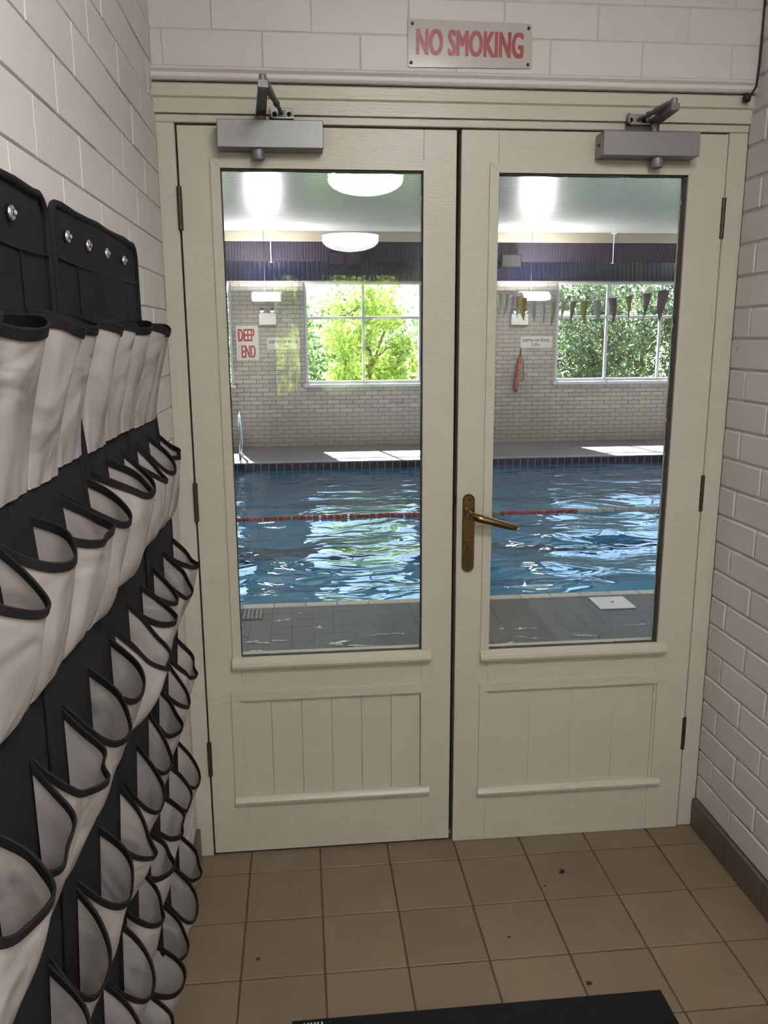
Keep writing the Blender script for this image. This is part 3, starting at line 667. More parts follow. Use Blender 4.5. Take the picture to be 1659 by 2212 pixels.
# ------------------------------------------------------------------ pocket organizers on the left wall
ZB = [1.72, 1.56, 1.37, 1.14, 0.98, 0.87, 0.62, 0.30, 0.05]
XB = [-0.041, -0.041, -0.023, -0.004, -0.004, -0.006, -0.020, -0.034, -0.038]
def xback(z): return float(np.interp(-z, [-q for q in ZB], XB))
HEM = [1.552, 1.332, 1.098, 0.855, 0.612, 0.372]
def organizer(label, y0, y1, ztop, seed, bulge=1.0, slant=0.0):
    rnd = random.Random(seed)
    t = thing('pocket_organizer', label, 'organizer', (XL + 0.005, (y0 + y1) / 2, 0.08), group='hanging pocket organizers')
    NC = 5; wcol = (y1 - y0) / NC
    # backing sheet
    nz, ny = 44, 16; z0, z1 = 0.085, ztop; V = []; Fq = []
    r = 0.03
    for s in (0, 1):
        for i in range(nz + 1):
            z = z0 + (z1 - z0) * i / nz
            ins = 0.0
            if z > z1 - r: ins = r - math.sqrt(max(0, r * r - (z - (z1 - r)) ** 2))
            for j in range(ny + 1):
                yy = y0 + ins + (y1 - y0 - 2 * ins) * j / ny
                V.append((xback(z) + (0.0 if s else 0.005) + 0.002 * math.sin(9 * yy + 5 * z), yy, z))
    K = (nz + 1) * (ny + 1)
    for i in range(nz):
        for j in range(ny):
            a = i * (ny + 1) + j
            Fq.append((a, a + 1, a + ny + 2, a + ny + 1)); Fq.append((K + a, K + a + ny + 1, K + a + ny + 2, K + a + 1))
    rim = [i * (ny + 1) for i in range(nz + 1)]
    for i in range(nz):
        for e in (0, ny):
            a = i * (ny + 1) + e; Fq.append((a, a + ny + 1, K + a + ny + 1, K + a))
    for j in range(ny):
        for e in (0, nz):
            a = e * (ny + 1) + j; Fq.append((a, a + 1, K + a + 1, K + a))
    at(MB().add(V, Fq).build('backing', 'black', None, True), t)
    # bound edges: both sides and the top
    pth = []
    for z in np.linspace(z0, z1 - r, 30): pth.append((xback(z) + 0.004, y0, z))
    for a in np.linspace(0.2, math.pi / 2, 6): pth.append((xback(z1) + 0.004, y0 + r - r * math.cos(a), z1 - r + r * math.sin(a)))
    for yy in np.linspace(y0 + r + .02, y1 - r - .02, 8): pth.append((xback(z1) + 0.004, yy, z1 + 0.0015 * math.sin(30 * yy)))
    for a in np.linspace(math.pi / 2, 0.2, 6): pth.append((xback(z1) + 0.004, y1 - r + r * math.cos(a), z1 - r + r * math.sin(a)))
    for z in np.linspace(z1 - r, z0, 30): pth.append((xback(z) + 0.004, y1, z))
    at(MB().tube(pth, 0.0055, 8).build('edge_binding', 'binding', None, True), t)
    # centre seam and header seam
    ym = (y0 + y1) / 2
    at(MB().tube([(xback(z) + 0.006, ym, z) for z in np.linspace(z0, z1 + .002, 40)], 0.0045, 8, flat=0.6).build('centre_seam', 'binding', None, True), t)
    for c in range(NC - 1):
        yy = y0 + (c + 1) * wcol
        at(MB().tube([(xback(z) + 0.006, yy, z) for z in np.linspace(1.55, z1 - 0.075, 6)], 0.0012, 6).build('stitch_line', 'binding', None, True), t)
    at(MB().tube([(xback(z1 - .075) + 0.006, yy, z1 - 0.075 - 0.002 * math.sin(20 * yy)) for yy in np.linspace(y0, y1, 16)], 0.0016, 6).build('header_stitch', 'binding', None, True), t)
    for yy in (y0 + 0.06, y0 + 0.181, y0 + 0.31, y0 + 0.452):
        g = at(MB().lathe([(0.0045, 0.003), (0.0055, 0.0048), (0.0082, 0.0048), (0.0092, 0.002), (0.0092, 0.0)], (xback(z1 - .04) + 0.0065, yy, z1 - 0.040), 20, 'x').build('grommet', 'steel', None, True), t)
        MB().lathe([(0.004, 0.0), (0.004, 0.007), (0.0025, 0.0085)], (0, 0, 0), 12, 'x').build('screw_head', 'steel', g)
        g.children[0].location = (xback(z1 - .04) + 0.0065, yy, z1 - 0.040)
    # pockets
    for ri, zh in enumerate(HEM):
        for c in range(NC):
            ya, yb = y0 + c * wcol + 0.002, y0 + (c + 1) * wcol - 0.002
            far = c == NC - 1 and y1 > -0.5
            D = bulge * (rnd.uniform(0.050, 0.072) if not far else [0.058, 0.050, 0.062, 0.050, 0.060, 0.062][ri]) + (0.012 if ri == 0 else 0.0)
            h = (0.190 if ri == 0 else 0.182) + rnd.uniform(-0.003, 0.003); sag = [0.008, 0.048, 0.062, 0.060, 0.060, 0.055][ri] * rnd.uniform(0.65, 1.35)
            skew = -0.008 + 0.013 * math.sin(c * 0.75 + ri * 1.9 + seed) + rnd.uniform(-0.003, 0.003); k = rnd.uniform(0.0, 0.03); pw = rnd.uniform(0.50, 0.80)
            bel = rnd.uniform(0.42, 0.62) if ri else 1.1
            kink = rnd.uniform(-1, 1) * 0.006; kp = rnd.uniform(1.5, 3.0)
            zt = zh + rnd.uniform(-0.004, 0.004)
            ph1, ph2 = rnd.uniform(0, 6), rnd.uniform(0, 6)
            yc, hw = (ya + yb) / 2, (yb - ya) / 2
            def pt(u, v, off=0.0):
                th = math.pi * u; s = max(math.sin(th), 0.0); g = s ** pw
                Dv = D * (0.07 + 0.93 * v ** bel) + off
                gather = (1 - v) ** 2
                yv = yc - hw * math.cos(th) * (1 + k * s * v) + skew * g * v
                z = zt - h * (1 - v) - sag * g * v ** 1.3 + 0.006 * math.sin(th * 2 + ph2) * v
                x = xback(z) + 0.006 + (Dv + kink * math.sin(kp * th * 2 + ph1) * v + 0.0012 * gather * math.sin(8 * th + ph1) + 0.004 * math.sin(4 * th + ph2 + 4 * v) * (1 - v) * v * 3) * g
                return (x, yv, z)
            nu, nv = 30, 16
            V = [pt(i / nu, j / nv) for j in range(nv + 1) for i in range(nu + 1)]
            Fq = [(j * (nu + 1) + i, j * (nu + 1) + i + 1, (j + 1) * (nu + 1) + i + 1, (j + 1) * (nu + 1) + i) for j in range(nv) for i in range(nu)]
            p = at(MB().add(V, Fq).build('pocket', 'pocket', None, True, False), t)
            # black bound hem: a folded strip over the rim
            B = []; bw = 0.0125; nb = 34
            for i in range(nb + 1):
                u = i / nb
                a = Vector(pt(u, 1.0)); bvec = Vector(pt(u, 1.0 - bw / h))
                tg = (Vector(pt(min(u + .02, 1), 1)) - Vector(pt(max(u - .02, 0), 1))).normalized(); nr = tg.cross((a - bvec).normalized()).normalized()
                for q in (bvec + nr * 0.0016, a + nr * 0.0016, a + (a - bvec).normalized() * 0.0012, a - nr * 0.0016, bvec - nr * 0.0016): B.append(q)
            Fb = [(i * 5 + q, i * 5 + (q + 1) % 5, (i + 1) * 5 + (q + 1) % 5, (i + 1) * 5 + q) for i in range(nb) for q in range(5)]
            Fb += [(0, 1, 2, 3, 4), tuple(nb * 5 + q for q in range(5))]
            bo = MB().add(B, Fb).build('hem_binding', 'binding'); autosmooth(bo, 50)
            bo.parent = p
    return t
organizer('black and white pocket organizer hanging nearest the door frame', -1.040, -0.446, 1.707, 11)
organizer('black and white pocket organizer at the left picture edge, nearer the camera', -1.670, -1.066, 1.707, 23)

# ------------------------------------------------------------------ mat and litter on the corridor floor
mt = thing('door_mat', 'black rubber mat on the brown floor tiles', 'mat', (0.68, -1.0, 0.0))
at(MB().cbox(0.236, 1.103, -1.25, -0.650, 0.0006, 0.010, 0.002).build('sheet', 'rubber'), mt)
for k, dx in enumerate((0, 0.009, 0.016, 0.024, 0.031, 0.04)):
    at(MB().box(0.262 + dx, 0.2655 + dx, -0.672, -0.661, 0.0098, 0.0103).build('printed_mark', 'white'), mt)
def litter(name, label, x, y, s, seed, grp):
    rnd = random.Random(seed); V = []; n = 9
    for k in range(n):
        a = 2 * math.pi * k / n; rr = s * rnd.uniform(0.45, 1.1); V.append((x + rr * math.cos(a), y + 0.7 * rr * math.sin(a), 0.0015 + s * rnd.uniform(0, 0.5)))
    V.append((x, y, 0.002 + s * 0.35)); m = len(V) - 1
    V += [(p[0], p[1], 0.0004) for p in V[:n]] + [(x, y, 0.0004)]
    Fq = [(k, (k + 1) % n, m) for k in range(n)] + [(m + 1 + k, m + 1 + (k + 1) % n, 2 * m + 1) for k in range(n)] + [(k, (k + 1) % n, m + 1 + (k + 1) % n, m + 1 + k) for k in range(n)]
    tag(MB().add(V, Fq).build(name, 'dead'), label, 'litter', grp)
litter('dead_leaf', 'curled dead leaf on the tiles before the right door', 1.012, -0.188, 0.0115, 1, 'litter on the corridor floor')
litter('crumb', 'dark crumb of dirt just beyond the black mat', 0.945, -0.605, 0.0075, 2, 'litter on the corridor floor')
litter('crumb', 'dark speck beside the curled dead leaf', 0.944, -0.243, 0.004, 3, 'litter on the corridor floor')
litter('crumb', 'dark speck in mid-floor between the mat and the right door', 0.793, -0.432, 0.0045, 4, 'litter on the corridor floor')
litter('crumb', 'dark speck on the tiles below the left door, near the organizers', 0.150, -0.440, 0.005, 5, 'litter on the corridor floor')

# ------------------------------------------------------------------ pool hall shell
# windows on the far wall: (x0, x1, mullions)
WZ0, WZ1 = 0.86, 2.232
WIN = [(-2.60, -0.60, [-1.6]), (0.374, 1.993, [1.182]), (3.895, 6.20, [4.640, 5.425]), (7.1, 8.3, [7.7])]
CH, CL = 0.0583, 0.1765
fw = MB()
xs = [HX0 - 0.2]
for a, b, _ in WIN: xs += [a, b]
xs.append(HX1 + 0.2)
FY0, FY1 = YW, YW + 0.16
fw.box(HX0 - .2, HX1 + .2, FY0, FY1, -1.9, WZ0).box(HX0 - .2, HX1 + .2, FY0, FY1, WZ1, ZH + 0.1)
for k in range(0, len(xs), 2): fw.box(xs[k], xs[k + 1], FY0, FY1, WZ0, WZ1)
wfar = structure('wall_pool_far', fw, 'bmortar', 'pale brick wall with windows across the far side of the pool', 'wall')
cells = [c for c in courses(HX0, HX1, 0.0, 2.30, CL, CH, 0.35)]
def clear(c):
    a, z, ln, h = c; out = []
    segs = [(a - ln / 2, a + ln / 2)]
    for w0, w1, _ in WIN:
        if z > WZ0 - 0.04 - 0.01 and z < WZ1:
            new = []
            for s, e in segs:
                if e <= w0 or s >= w1: new.append((s, e)); continue
                if s < w0 - 0.015: new.append((s, w0))
                if e > w1 + 0.015: new.append((w1, e))
            segs = new
    return [((s + e) / 2, z, e - s, h) for s, e in segs if e - s > 0.02]
allb = [q for c in cells for q in clear(c)]
def seen(q):
    a, z, ln, h = q
    return (-0.62 < a < 1.95 or 2.85 < a < 5.45) and z < 2.2
vis = [q for q in allb if seen(q)]
vis.sort(key=lambda q: (abs(q[1] - 0.9)))
big = set(vis[:300])
rest = MB()
for q in allb:
    a, z, ln, h = q
    if q in big:
        o = link('brick', brick_mesh(ln - 0.0065, h - 0.0065, 0.005, 'y-', 0.0012, 'brick'), wfar)
        o.location = (a, YW + random.uniform(-0.0008, 0.0012), z)
    else:
        rest.box(a - ln / 2 + .00325, a + ln / 2 - .00325, YW - 0.005 + random.uniform(-.001, .001), YW + 0.002, z - h / 2 + .00325, z + h / 2 - .00325)
o = rest.build('brickwork', 'brick', wfar); o['kind'] = 'stuff'
for k, (a, b, m_) in enumerate(WIN):
    lab = ['white window at the left edge of the far pool wall', 'white four-pane window seen through the left door, bright with leaves', 'white window behind the bunting, seen through the right door', 'white window at the far right end of the pool wall'][k]
    window_unit('window_%d' % (k + 3), lab, a, b, WZ0, WZ1, YW + 0.045, m_, 1.752, fw=0.04, sill=0.075)

structure('wall_pool_left', MB().box(HX0 - 0.2, HX0, 0.02, YW, -1.9, ZH + 0.1), 'brick', 'pale side wall at the left end of the pool hall', 'wall')
structure('wall_pool_right', MB().box(HX1, HX1 + 0.2, 0.02, YW, -1.9, ZH + 0.1), 'brick', 'pale side wall at the right end of the pool hall', 'wall')
structure('wall_pool_near', MB().box(HX0 - .2, XL, 0.1, 0.24, -0.2, ZH + 0.1).box(XR, HX1 + .2, 0.1, 0.24, -0.2, ZH + 0.1).box(XL, XR, 0.1, 0.24, 2.14, ZH + 0.1), 'brick', 'pale brick wall of the pool hall around the doorway', 'wall')
# ribbed ceiling, ribs run along the hall
cm = MB(); V = []; prof = []
yy = 0.2; pitch = 0.052
while yy < YW - 0.16:
    prof += [(yy, ZH), (yy + pitch * 0.12, ZH + 0.009), (yy + pitch * 0.30, ZH + 0.009), (yy + pitch * 0.42, ZH)]
    yy += pitch
prof.append((YW - 0.14, ZH)); n = len(prof)
V = [(HX0, a, b) for a, b in prof] + [(HX1, a, b) for a, b in prof] + [(HX0, YW - .14, ZH + .1), (HX0, .2, ZH + .1), (HX1, YW - .14, ZH + .1), (HX1, .2, ZH + .1)]
Fq = [(i, i + 1, n + i + 1, n + i) for i in range(n - 1)] + [(2 * n, 2 * n + 1, 2 * n + 3, 2 * n + 2)]
structure('ceiling_pool', cm.add(V, Fq), 'sheet', 'pale ribbed metal ceiling over the pool', 'ceiling')
structure('roof', MB().box(HX0 - .3, HX1 + .3, 0.02, YW + .25, ZH + .1, ZH + .3).box(XL - 0.3, XR + 0.3, YE - 0.3, 0.1, ZC1 + .25, ZC1 + .4), 'cream', 'roof slab over the pool hall and corridor', 'roof')
# cornice and dark sheet bands above the far windows
structure('trim_3', MB().cbox(HX0, HX1, YW - 0.15, YW, 2.735, 2.862, 0.004), 'cream', 'cream cornice band under the ribbed pool ceiling', 'cornice')
def ribbed(x0, x1, pitch, y, z0, z1, amp, lean=0.0):
    n_ = int((x1 - x0) / pitch); V = []; Fq = []
    segs = 6
    N = n_ * segs
    for i in range(N + 1):
        x = x0 + (x1 - x0) * i / N; d = amp * max(0.0, math.sin(2 * math.pi * (i % segs) / segs))
        V += [(x, y - d, z0), (x, y - d - lean, z1)]
    Fq = [(2 * i, 2 * i + 2, 2 * i + 3, 2 * i + 1) for i in range(N)]
    k = len(V); V += [(x0, YW, z0), (x1, YW, z0), (x0, YW, z1), (x1, YW, z1)]
    Fq += [(k, k + 1, 2 * N, 0), (k + 2, 1, 2 * N + 1, k + 3)]
    return MB().add(V, Fq)
structure('trim_4', ribbed(HX0, HX1, 0.040, YW - 0.06, 2.485, 2.737, 0.004, 0.05), 'purple', 'dull purple ribbed band above the far windows', 'fascia')
structure('trim_5', ribbed(HX0, HX1, 0.062, YW - 0.085, 2.235, 2.487, 0.012, -0.03), 'blue', 'glossy navy ribbed band just above the far windows', 'fascia')

# ------------------------------------------------------------------ pool, deck, coping
dn = structure('floor_deck_near', MB().box(HX0, HX1, 0.02, PY0 - 0.062, -0.3, -0.003), 'deckg', 'wet grey tiled deck between the doors and the pool', 'deck')
dtile = MB().cbox(-0.0555, 0.0555, -0.0555, 0.0555, -0.006, 0.0, 0.0005).mesh('deck_tile', 'deck')
fld = MB(); cnt = 0
j = 0; y = PY0 - 0.064
while y - 0.112 > 0.1:
    for i in range(-38, 74):
        x = 0.05 + i * 0.112
        if x < HX0 + .06 or x > HX1 - .06: continue
        vis_ = y > 1.42 and (-0.25 < x < 2.35) and cnt < 300
        if vis_:
            o = link('deck_tile', dtile, dn); o.location = (x, y - 0.056, random.uniform(-0.0006, 0)); cnt += 1
        else:
            fld.box(x - .0555, x + .0555, y - 0.1115, y - 0.0005, -0.006, -0.0003)
    y -= 0.112
o = fld.build('deck_tile_field', 'deck', dn); o['kind'] = 'stuff'
df = structure('floor_deck_far', MB().box(HX0, HX1, PY1 + 0.05, YW, -0.3, 0.0), 'deckfar', 'dark tiled deck along the far side of the pool', 'deck')
tn = thing('trim_6', 'beige coping strip along the near pool edge', 'coping', (1.0, PY0, -0.1), kind='structure')
at(MB().box(HX0, HX1, PY0 - 0.061, PY0 + 0.002, -0.2, -0.002).build('bed', 'deckg'), tn)
cp = MB().cbox(-0.0895, 0.0895, -0.031, 0.036, -0.03, 0.003, 0.004).mesh('coping_tile', 'coping')
for i in range(-5, 18):
    o = at(link('coping_tile', cp), tn); o.location = (0.02 + i * 0.1815, PY0 - 0.031, 0)
at(MB().box(HX0, 0.02 - 5.5 * 0.1815, PY0 - .062, PY0 + .005, -.03, .003).box(0.02 + 17.5 * 0.1815, HX1, PY0 - .062, PY0 + .005, -.03, .003).build('coping_run', 'coping'), tn)
tfar = thing('trim_7', 'pale coping along the far pool edge', 'coping', (1.0, PY1, -0.1), kind='structure')
at(MB().box(HX0, HX1, PY1 + 0.021, PY1 + 0.05, -0.2, -0.003).build('bed', 'wgrout'), tfar)
cp = MB().cbox(-0.1015, 0.1015, -0.006, 0.05, -0.014, 0.002, 0.003).mesh('coping_tile', 'nosing')
for i in range(-14, 32):
    o = at(link('coping_tile', cp), tfar); o.location = (0.1 + i * 0.206, PY1, 0)
# basin
ZF = -1.35
bs = MB().box(HX0, HX1, PY0 - 0.15, PY0 + 0.002, ZF - .1, -0.031).box(HX0, HX1, PY1 + 0.004, PY1 + 0.15, ZF - .1, -0.105).box(HX0, HX1, PY0 - .15, PY1 + .15, ZF - 0.2, ZF)
basin = structure('pool_basin', bs, 'basin', 'blue painted swimming pool basin', 'pool')
MB().box(HX0, HX1, PY1 + 0.003, PY1 + 0.02, -0.125, -0.012).build('tile_bed', 'wgrout', basin)
wt = MB().cbox(-0.0437, 0.0437, -0.0012, 0.004, -0.108, -0.016, 0.0005).mesh('waterline_tile', 'navy')
for i in range(-40, 82):
    x = 0.03 + i * 0.0955
    if not (-3.2 < x < 7.5): continue
    o = link('waterline_tile', wt, basin); o.location = (x, PY1 + 0.003, 0)
MB().box(HX0, HX1, 5.0, 5.26, ZF, ZF + 0.004).build('lane_line', 'lane', basin)
MB().box(HX0, HX1, 6.85, 7.08, ZF, ZF + 0.004).build('lane_line', 'lane', basin)
# water surface with real ripples
nx, ny = 330, 260
gx = np.linspace(HX0 + 0.001, HX1 - 0.001, nx); gy = np.linspace(PY0 + 0.003, PY1 + 0.002, ny)
X, Y = np.meshgrid(gx, gy)
Zw = np.zeros_like(X); wr_ = np.random.default_rng(3)
damp = 0.35 + 0.65 * np.clip((6.2 - Y) / 2.2, 0, 1)
for k in range(26):
    lam = wr_.uniform(0.30, 1.5); th = wr_.normal(1.35, 0.75); ph = wr_.uniform(0, 6.28)
    kk = 2 * math.pi / lam
    wob = 0.5 * np.sin(1.3 * X + 0.9 * Y + k)
    Zw += 0.0032 * lam * np.sin(kk * (np.cos(th) * X + np.sin(th) * Y) + ph + wob)
Zw = Zw * damp + WZ
V = np.stack([X, Y, Zw], -1).reshape(-1, 3)
I = np.arange(nx * ny).reshape(ny, nx)
Fq = np.stack([I[:-1, :-1], I[:-1, 1:], I[1:, 1:], I[1:, :-1]], -1).reshape(-1, 4)
me = bpy.data.meshes.new('pool_water'); me.from_pydata(V.tolist(), [], Fq.tolist()); me.materials.append(M['water']); me.shade_smooth()
tag(link('pool_water', me), 'rippled blue water filling the swimming pool', 'water', kind='stuff')

# ------------------------------------------------------------------ things around the pool
lr = thing('lane_rope', 'red, white and blue floating lane rope across the pool', 'lane rope', (1.5, 5.02, WZ))
def ropez(x): return WZ + 0.008 + 0.006 * math.sin(1.9 * x)
def ropey(x): return 5.02 + 0.012 * math.sin(0.9 * x)
at(MB().tube([(x, ropey(x), ropez(x)) for x in np.linspace(HX0, HX1, 80)], 0.006, 6).build('cable', 'cord', None, True), lr)
fm = {}
for c in ('red', 'white', 'blue', 'gold'):
    fm[c] = MB().lathe([(0.008, -0.029), (0.021, -0.027), (0.0235, -0.018), (0.017, -0.0125), (0.0235, -0.006), (0.0235, 0.006), (0.017, 0.0125), (0.0235, 0.018), (0.021, 0.027), (0.008, 0.029)], (0, 0, 0), 12, 'x').mesh('float', 'rope_' + c)
x = -1.3; i = 0
while x < 5.6:
    c = 'red' if x < 1.98 else 'gold' if x < 2.075 else 'red' if x < 2.80 else 'white' if x < 3.60 else 'blue'
    o = at(link('float', fm[c]), lr); o.location = (x, ropey(x), ropez(x) + random.uniform(-.004, .004)); o.rotation_euler = (random.uniform(0, 3), random.uniform(-.1, .1), random.uniform(-.1, .1))
    i += 1; x += 0.060 if (i % 4 or x > 2.0) else 0.074
# bunting
bt = thing('bunting', 'string of purple, yellow and white triangular pennants over the pool', 'bunting', (3.2, 6.5, 1.6))
FL = [(2.772, 8.153, 2.026, 'g'), (2.819, 8.03, 2.009, 'g'), (2.870, 7.889, 1.987, 'w'), (2.920, 7.749, 1.964, 'p'), (2.958, 7.638, 1.943, 'y'), (3.023, 7.445, 1.898, 'w'), (3.077, 7.272, 1.881, 'w'), (3.131, 7.092, 1.875, 'g'), (3.189, 6.887, 1.867, 'w'), (3.242, 6.684, 1.864, 'p'), (3.299, 6.449, 1.859, 'y'), (3.352, 6.208, 1.859, 'w'), (3.404, 5.937, 1.866, 'p'), (3.449, 5.67, 1.872, 'y'), (3.492, 5.36, 1.883, 'p'), (3.523, 5.063, 1.897, 'p'), (3.55, 4.76, 1.915, 'w'), (3.57, 4.45, 1.938, 'y')]
pth = [(2.30, YW - 0.02, 2.19)] + [f[:3] for f in FL] + [(3.60, 3.9, 2.0), (3.63, 3.0, 2.12), (3.66, 0.275, 2.5)]
at(MB().tube(pth, 0.0035, 6).build('string', 'cord', None, True), bt)
rnd = random.Random(5)
for i, (x, y, z, c) in enumerate(FL):
    d = Vector((0.22, -1, 0)).normalized(); tw = rnd.uniform(-0.5, 0.5) if i > 8 else rnd.uniform(-0.2, 1.1)
    L_ = 0.255 * rnd.uniform(0.92, 1.1); wv = 0.066 * (0.75 if c in 'wg' and i < 9 else 1)
    V = []; n_ = 8
    for s in (1, -1):
        for k in range(n_ + 1):
            f_ = k / n_; hw = wv * (1 - f_ ** 1.25) + 0.003
            an = tw * (0.25 + 0.75 * f_); dd = Vector((d.x * math.cos(an) - d.y * math.sin(an), d.x * math.sin(an) + d.y * math.cos(an), 0))
            nn = Vector((dd.y, -dd.x, 0)) * 0.0008 * s
            c0 = Vector((x, y, z - L_ * f_)) + Vector((0.015 * math.sin(2.5 * f_ + i), 0, 0))
            V += [c0 - dd * hw + nn, c0 + dd * hw + nn]
    K = 2 * (n_ + 1); Fq = []
    for k in range(n_):
        a = 2 * k; Fq += [(a, a + 1, a + 3, a + 2), (K + a, K + a + 2, K + a + 3, K + a + 1), (a, a + 2, K + a + 2, K + a), (a + 1, K + a + 1, K + a + 3, a + 3)]
    Fq += [(0, K, K + 1, 1), (2 * n_, 2 * n_ + 1, K + 2 * n_ + 1, K + 2 * n_)]
    fo = at(MB().add(V, Fq).build('pennant', 'flag_' + c, None, True), bt)
    if i in (2, 8, 11):
        c0 = Vector((x, y - 0.002, z - 0.075)); dd = Vector((d.x * math.cos(tw * .4) - d.y * math.sin(tw * .4), d.x * math.sin(tw * .4) + d.y * math.cos(tw * .4), 0)); nn = Vector((dd.y, -dd.x, 0))
        ring = [c0 + dd * 0.020 * math.cos(a) + Vector((0, 0, 0.045 * math.sin(a))) - nn * 0.003 for a in np.linspace(0, 2 * math.pi, 17)]
        MB().tube(ring, 0.003, 6).build('emblem', 'flag_p', fo)
# wall signs
def wall_sign(name, label, x0, x1, z0, z1, lines, r):
    t = thing(name, label, 'sign', ((x0 + x1) / 2, YW - 0.006, z0))
    at(MB().prism(rrect(x0, x1, z0, z1, r), 'y', YW - 0.013, YW - 0.0055).build('plate', 'sign2'), t)
    for (s, size, bold, xsc, m_, x, z) in lines:
        o = at(link('lettering', text_mesh(s, size, m_, bold, xsc, 0.0005)), t); o.location = (x, YW - 0.0136, z)
    return t
wall_sign('deep_end_sign', 'white sign with red DEEP END lettering on the far brick wall', -0.553, -0.252, 1.195, 1.652,
          [('DEEP', 0.236, 0.0048, 0.415, 'red', -0.412, 1.528), ('END', 0.236, 0.0048, 0.405, 'red', -0.389, 1.309)], 0.004)
wall_sign('depth_sign', 'white sign reading DEPTH OF POOL 2.65m beside the DEEP END sign', -0.139, 0.312, 1.335, 1.492,
          [('DEPTH OF POOL', 0.058, 0.0010, 0.90, 'ink', 0.087, 1.437), ('2.65m', 0.054, 0.0006, 0.93, 'ink', 0.087, 1.382)], 0.014)
wall_sign('depth_sign', 'white sign reading DEPTH OF POOL 2.25m above the red rescue tube', 3.388, 3.845, 1.328, 1.489,
          [('DEPTH OF POOL', 0.058, 0.0010, 0.90, 'ink', 3.612, 1.434), ('2.25m', 0.054, 0.0006, 0.93, 'ink', 3.604, 1.377)], 0.008)
# emergency lights
def emergency(label, x0, x1, z0, z1):
    t = thing('emergency_light', label, 'emergency light', ((x0 + x1) / 2, YW - 0.006, z0), group='twin emergency lights')
    at(MB().cbox(x0, x1, YW - 0.075, YW - 0.0055, z0, z1, 0.006).build('case', 'white'), t)
    for s in (-1, 1):
        xc = (x0 + x1) / 2 + s * 0.068
        o = at(MB().lathe([(0.012, 0.0), (0.030, -0.012), (0.036, -0.034), (0.034, -0.040), (0.026, -0.037)], (xc, YW - 0.030, z1 + 0.034), 20, 'y').build('lamp_head', 'steel'), t); autosmooth(o)
        at(MB().cyl((xc, YW - 0.035, z1 - 0.002), (xc, YW - 0.035, z1 + 0.012), 0.007, 10).build('swivel', 'grey'), t)
    at(MB().lathe([(0.006, 0), (0.006, -0.004)], (x0 + 0.022, YW - 0.075, z1 - 0.035), 10, 'y').build('indicator', 'green_led'), t)
emergency('white twin emergency light above the DEEP END sign', -0.234, -0.004, 1.661, 1.815)
emergency('white twin emergency light above the 2.25m depth sign', 3.233, 3.474, 1.645, 1.800)
# rescue tube
rt = thing('rescue_tube', 'red foam rescue tube hanging below the 2.25m depth sign', 'rescue tube', (3.33, YW - 0.07, 0.72))
top = Vector((3.375, YW - 0.060, 1.235)); bot = Vector((3.318, YW - 0.055, 0.725)); ax = (bot - top)
prof = [(0.02, 0.020), (0.05, 0.036), (0.10, 0.047), (0.18, 0.056), (0.5, 0.060), (0.85, 0.061), (0.94, 0.054), (0.985, 0.036), (1.0, 0.016)]
o = at(MB().tube([top + ax * f_ for f_, _ in prof], [r_ for _, r_ in prof], 20, flat=0.62).build('foam_body', 'tube_red', None, True), rt)
at(MB().tube([(3.392, YW - 0.012, 1.325), (3.388, YW - 0.03, 1.30), (3.376, YW - 0.05, 1.262), top + Vector((0, 0, -0.01))], 0.008, 8).build('hanging_strap', 'strap', None, True), rt)
at(MB().tube([top + ax * 0.15 + Vector((0.056, 0, 0)), top + ax * 0.4 + Vector((0.075, 0.02, 0)), (3.445, YW - 0.03, 0.94), (3.436, YW - 0.03, 0.90), top + ax * 0.72 + Vector((0.06, .01, 0))], 0.005, 8).build('side_cord', 'strap', None, True), rt)
tm = text_mesh('· DISS VA RESCUE', 0.052, 'tube_txt', 0.001, 0.98, 0.0004)
o = at(link('lettering', tm), rt); o.location = top + ax * 0.54 + Vector((0.004, -0.0405 - 0.018 + 0.0, 0)); o.rotation_euler = (0, math.radians(90 + 6.4), 0)
# pool handrail at the left
hr = thing('pool_handrail', 'curved chrome pool handrail at the left of the far deck', 'handrail', (-0.47, 8.3, 0.0))
for k, dx in enumerate((0.0,)):
    pth = [(-0.475, 8.46, 0.0), (-0.475, 8.46, 0.30), (-0.475, 8.45, 0.46), (-0.472, 8.40, 0.545), (-0.468, 8.30, 0.575), (-0.466, 8.18, 0.545), (-0.464, 8.08, 0.44), (-0.462, 7.98, 0.24), (-0.46, 7.94, 0.10), (-0.458, 7.935, 0.002)]
    sp = []
    for q in range(len(pth) - 1):
        for t_ in np.linspace(0, 1, 4, endpoint=False): sp.append(Vector(pth[q]).lerp(Vector(pth[q + 1]), t_))
    sp.append(Vector(pth[-1]))
    at(MB().tube(sp, 0.017, 12).build('rail', 'steel', None, True), hr)
    for p in (pth[0], pth[-1]): at(MB().lathe([(0.036, 0.0), (0.036, 0.006), (0.022, 0.012)], (p[0], p[1], 0.001), 20).build('flange', 'steel'), hr)
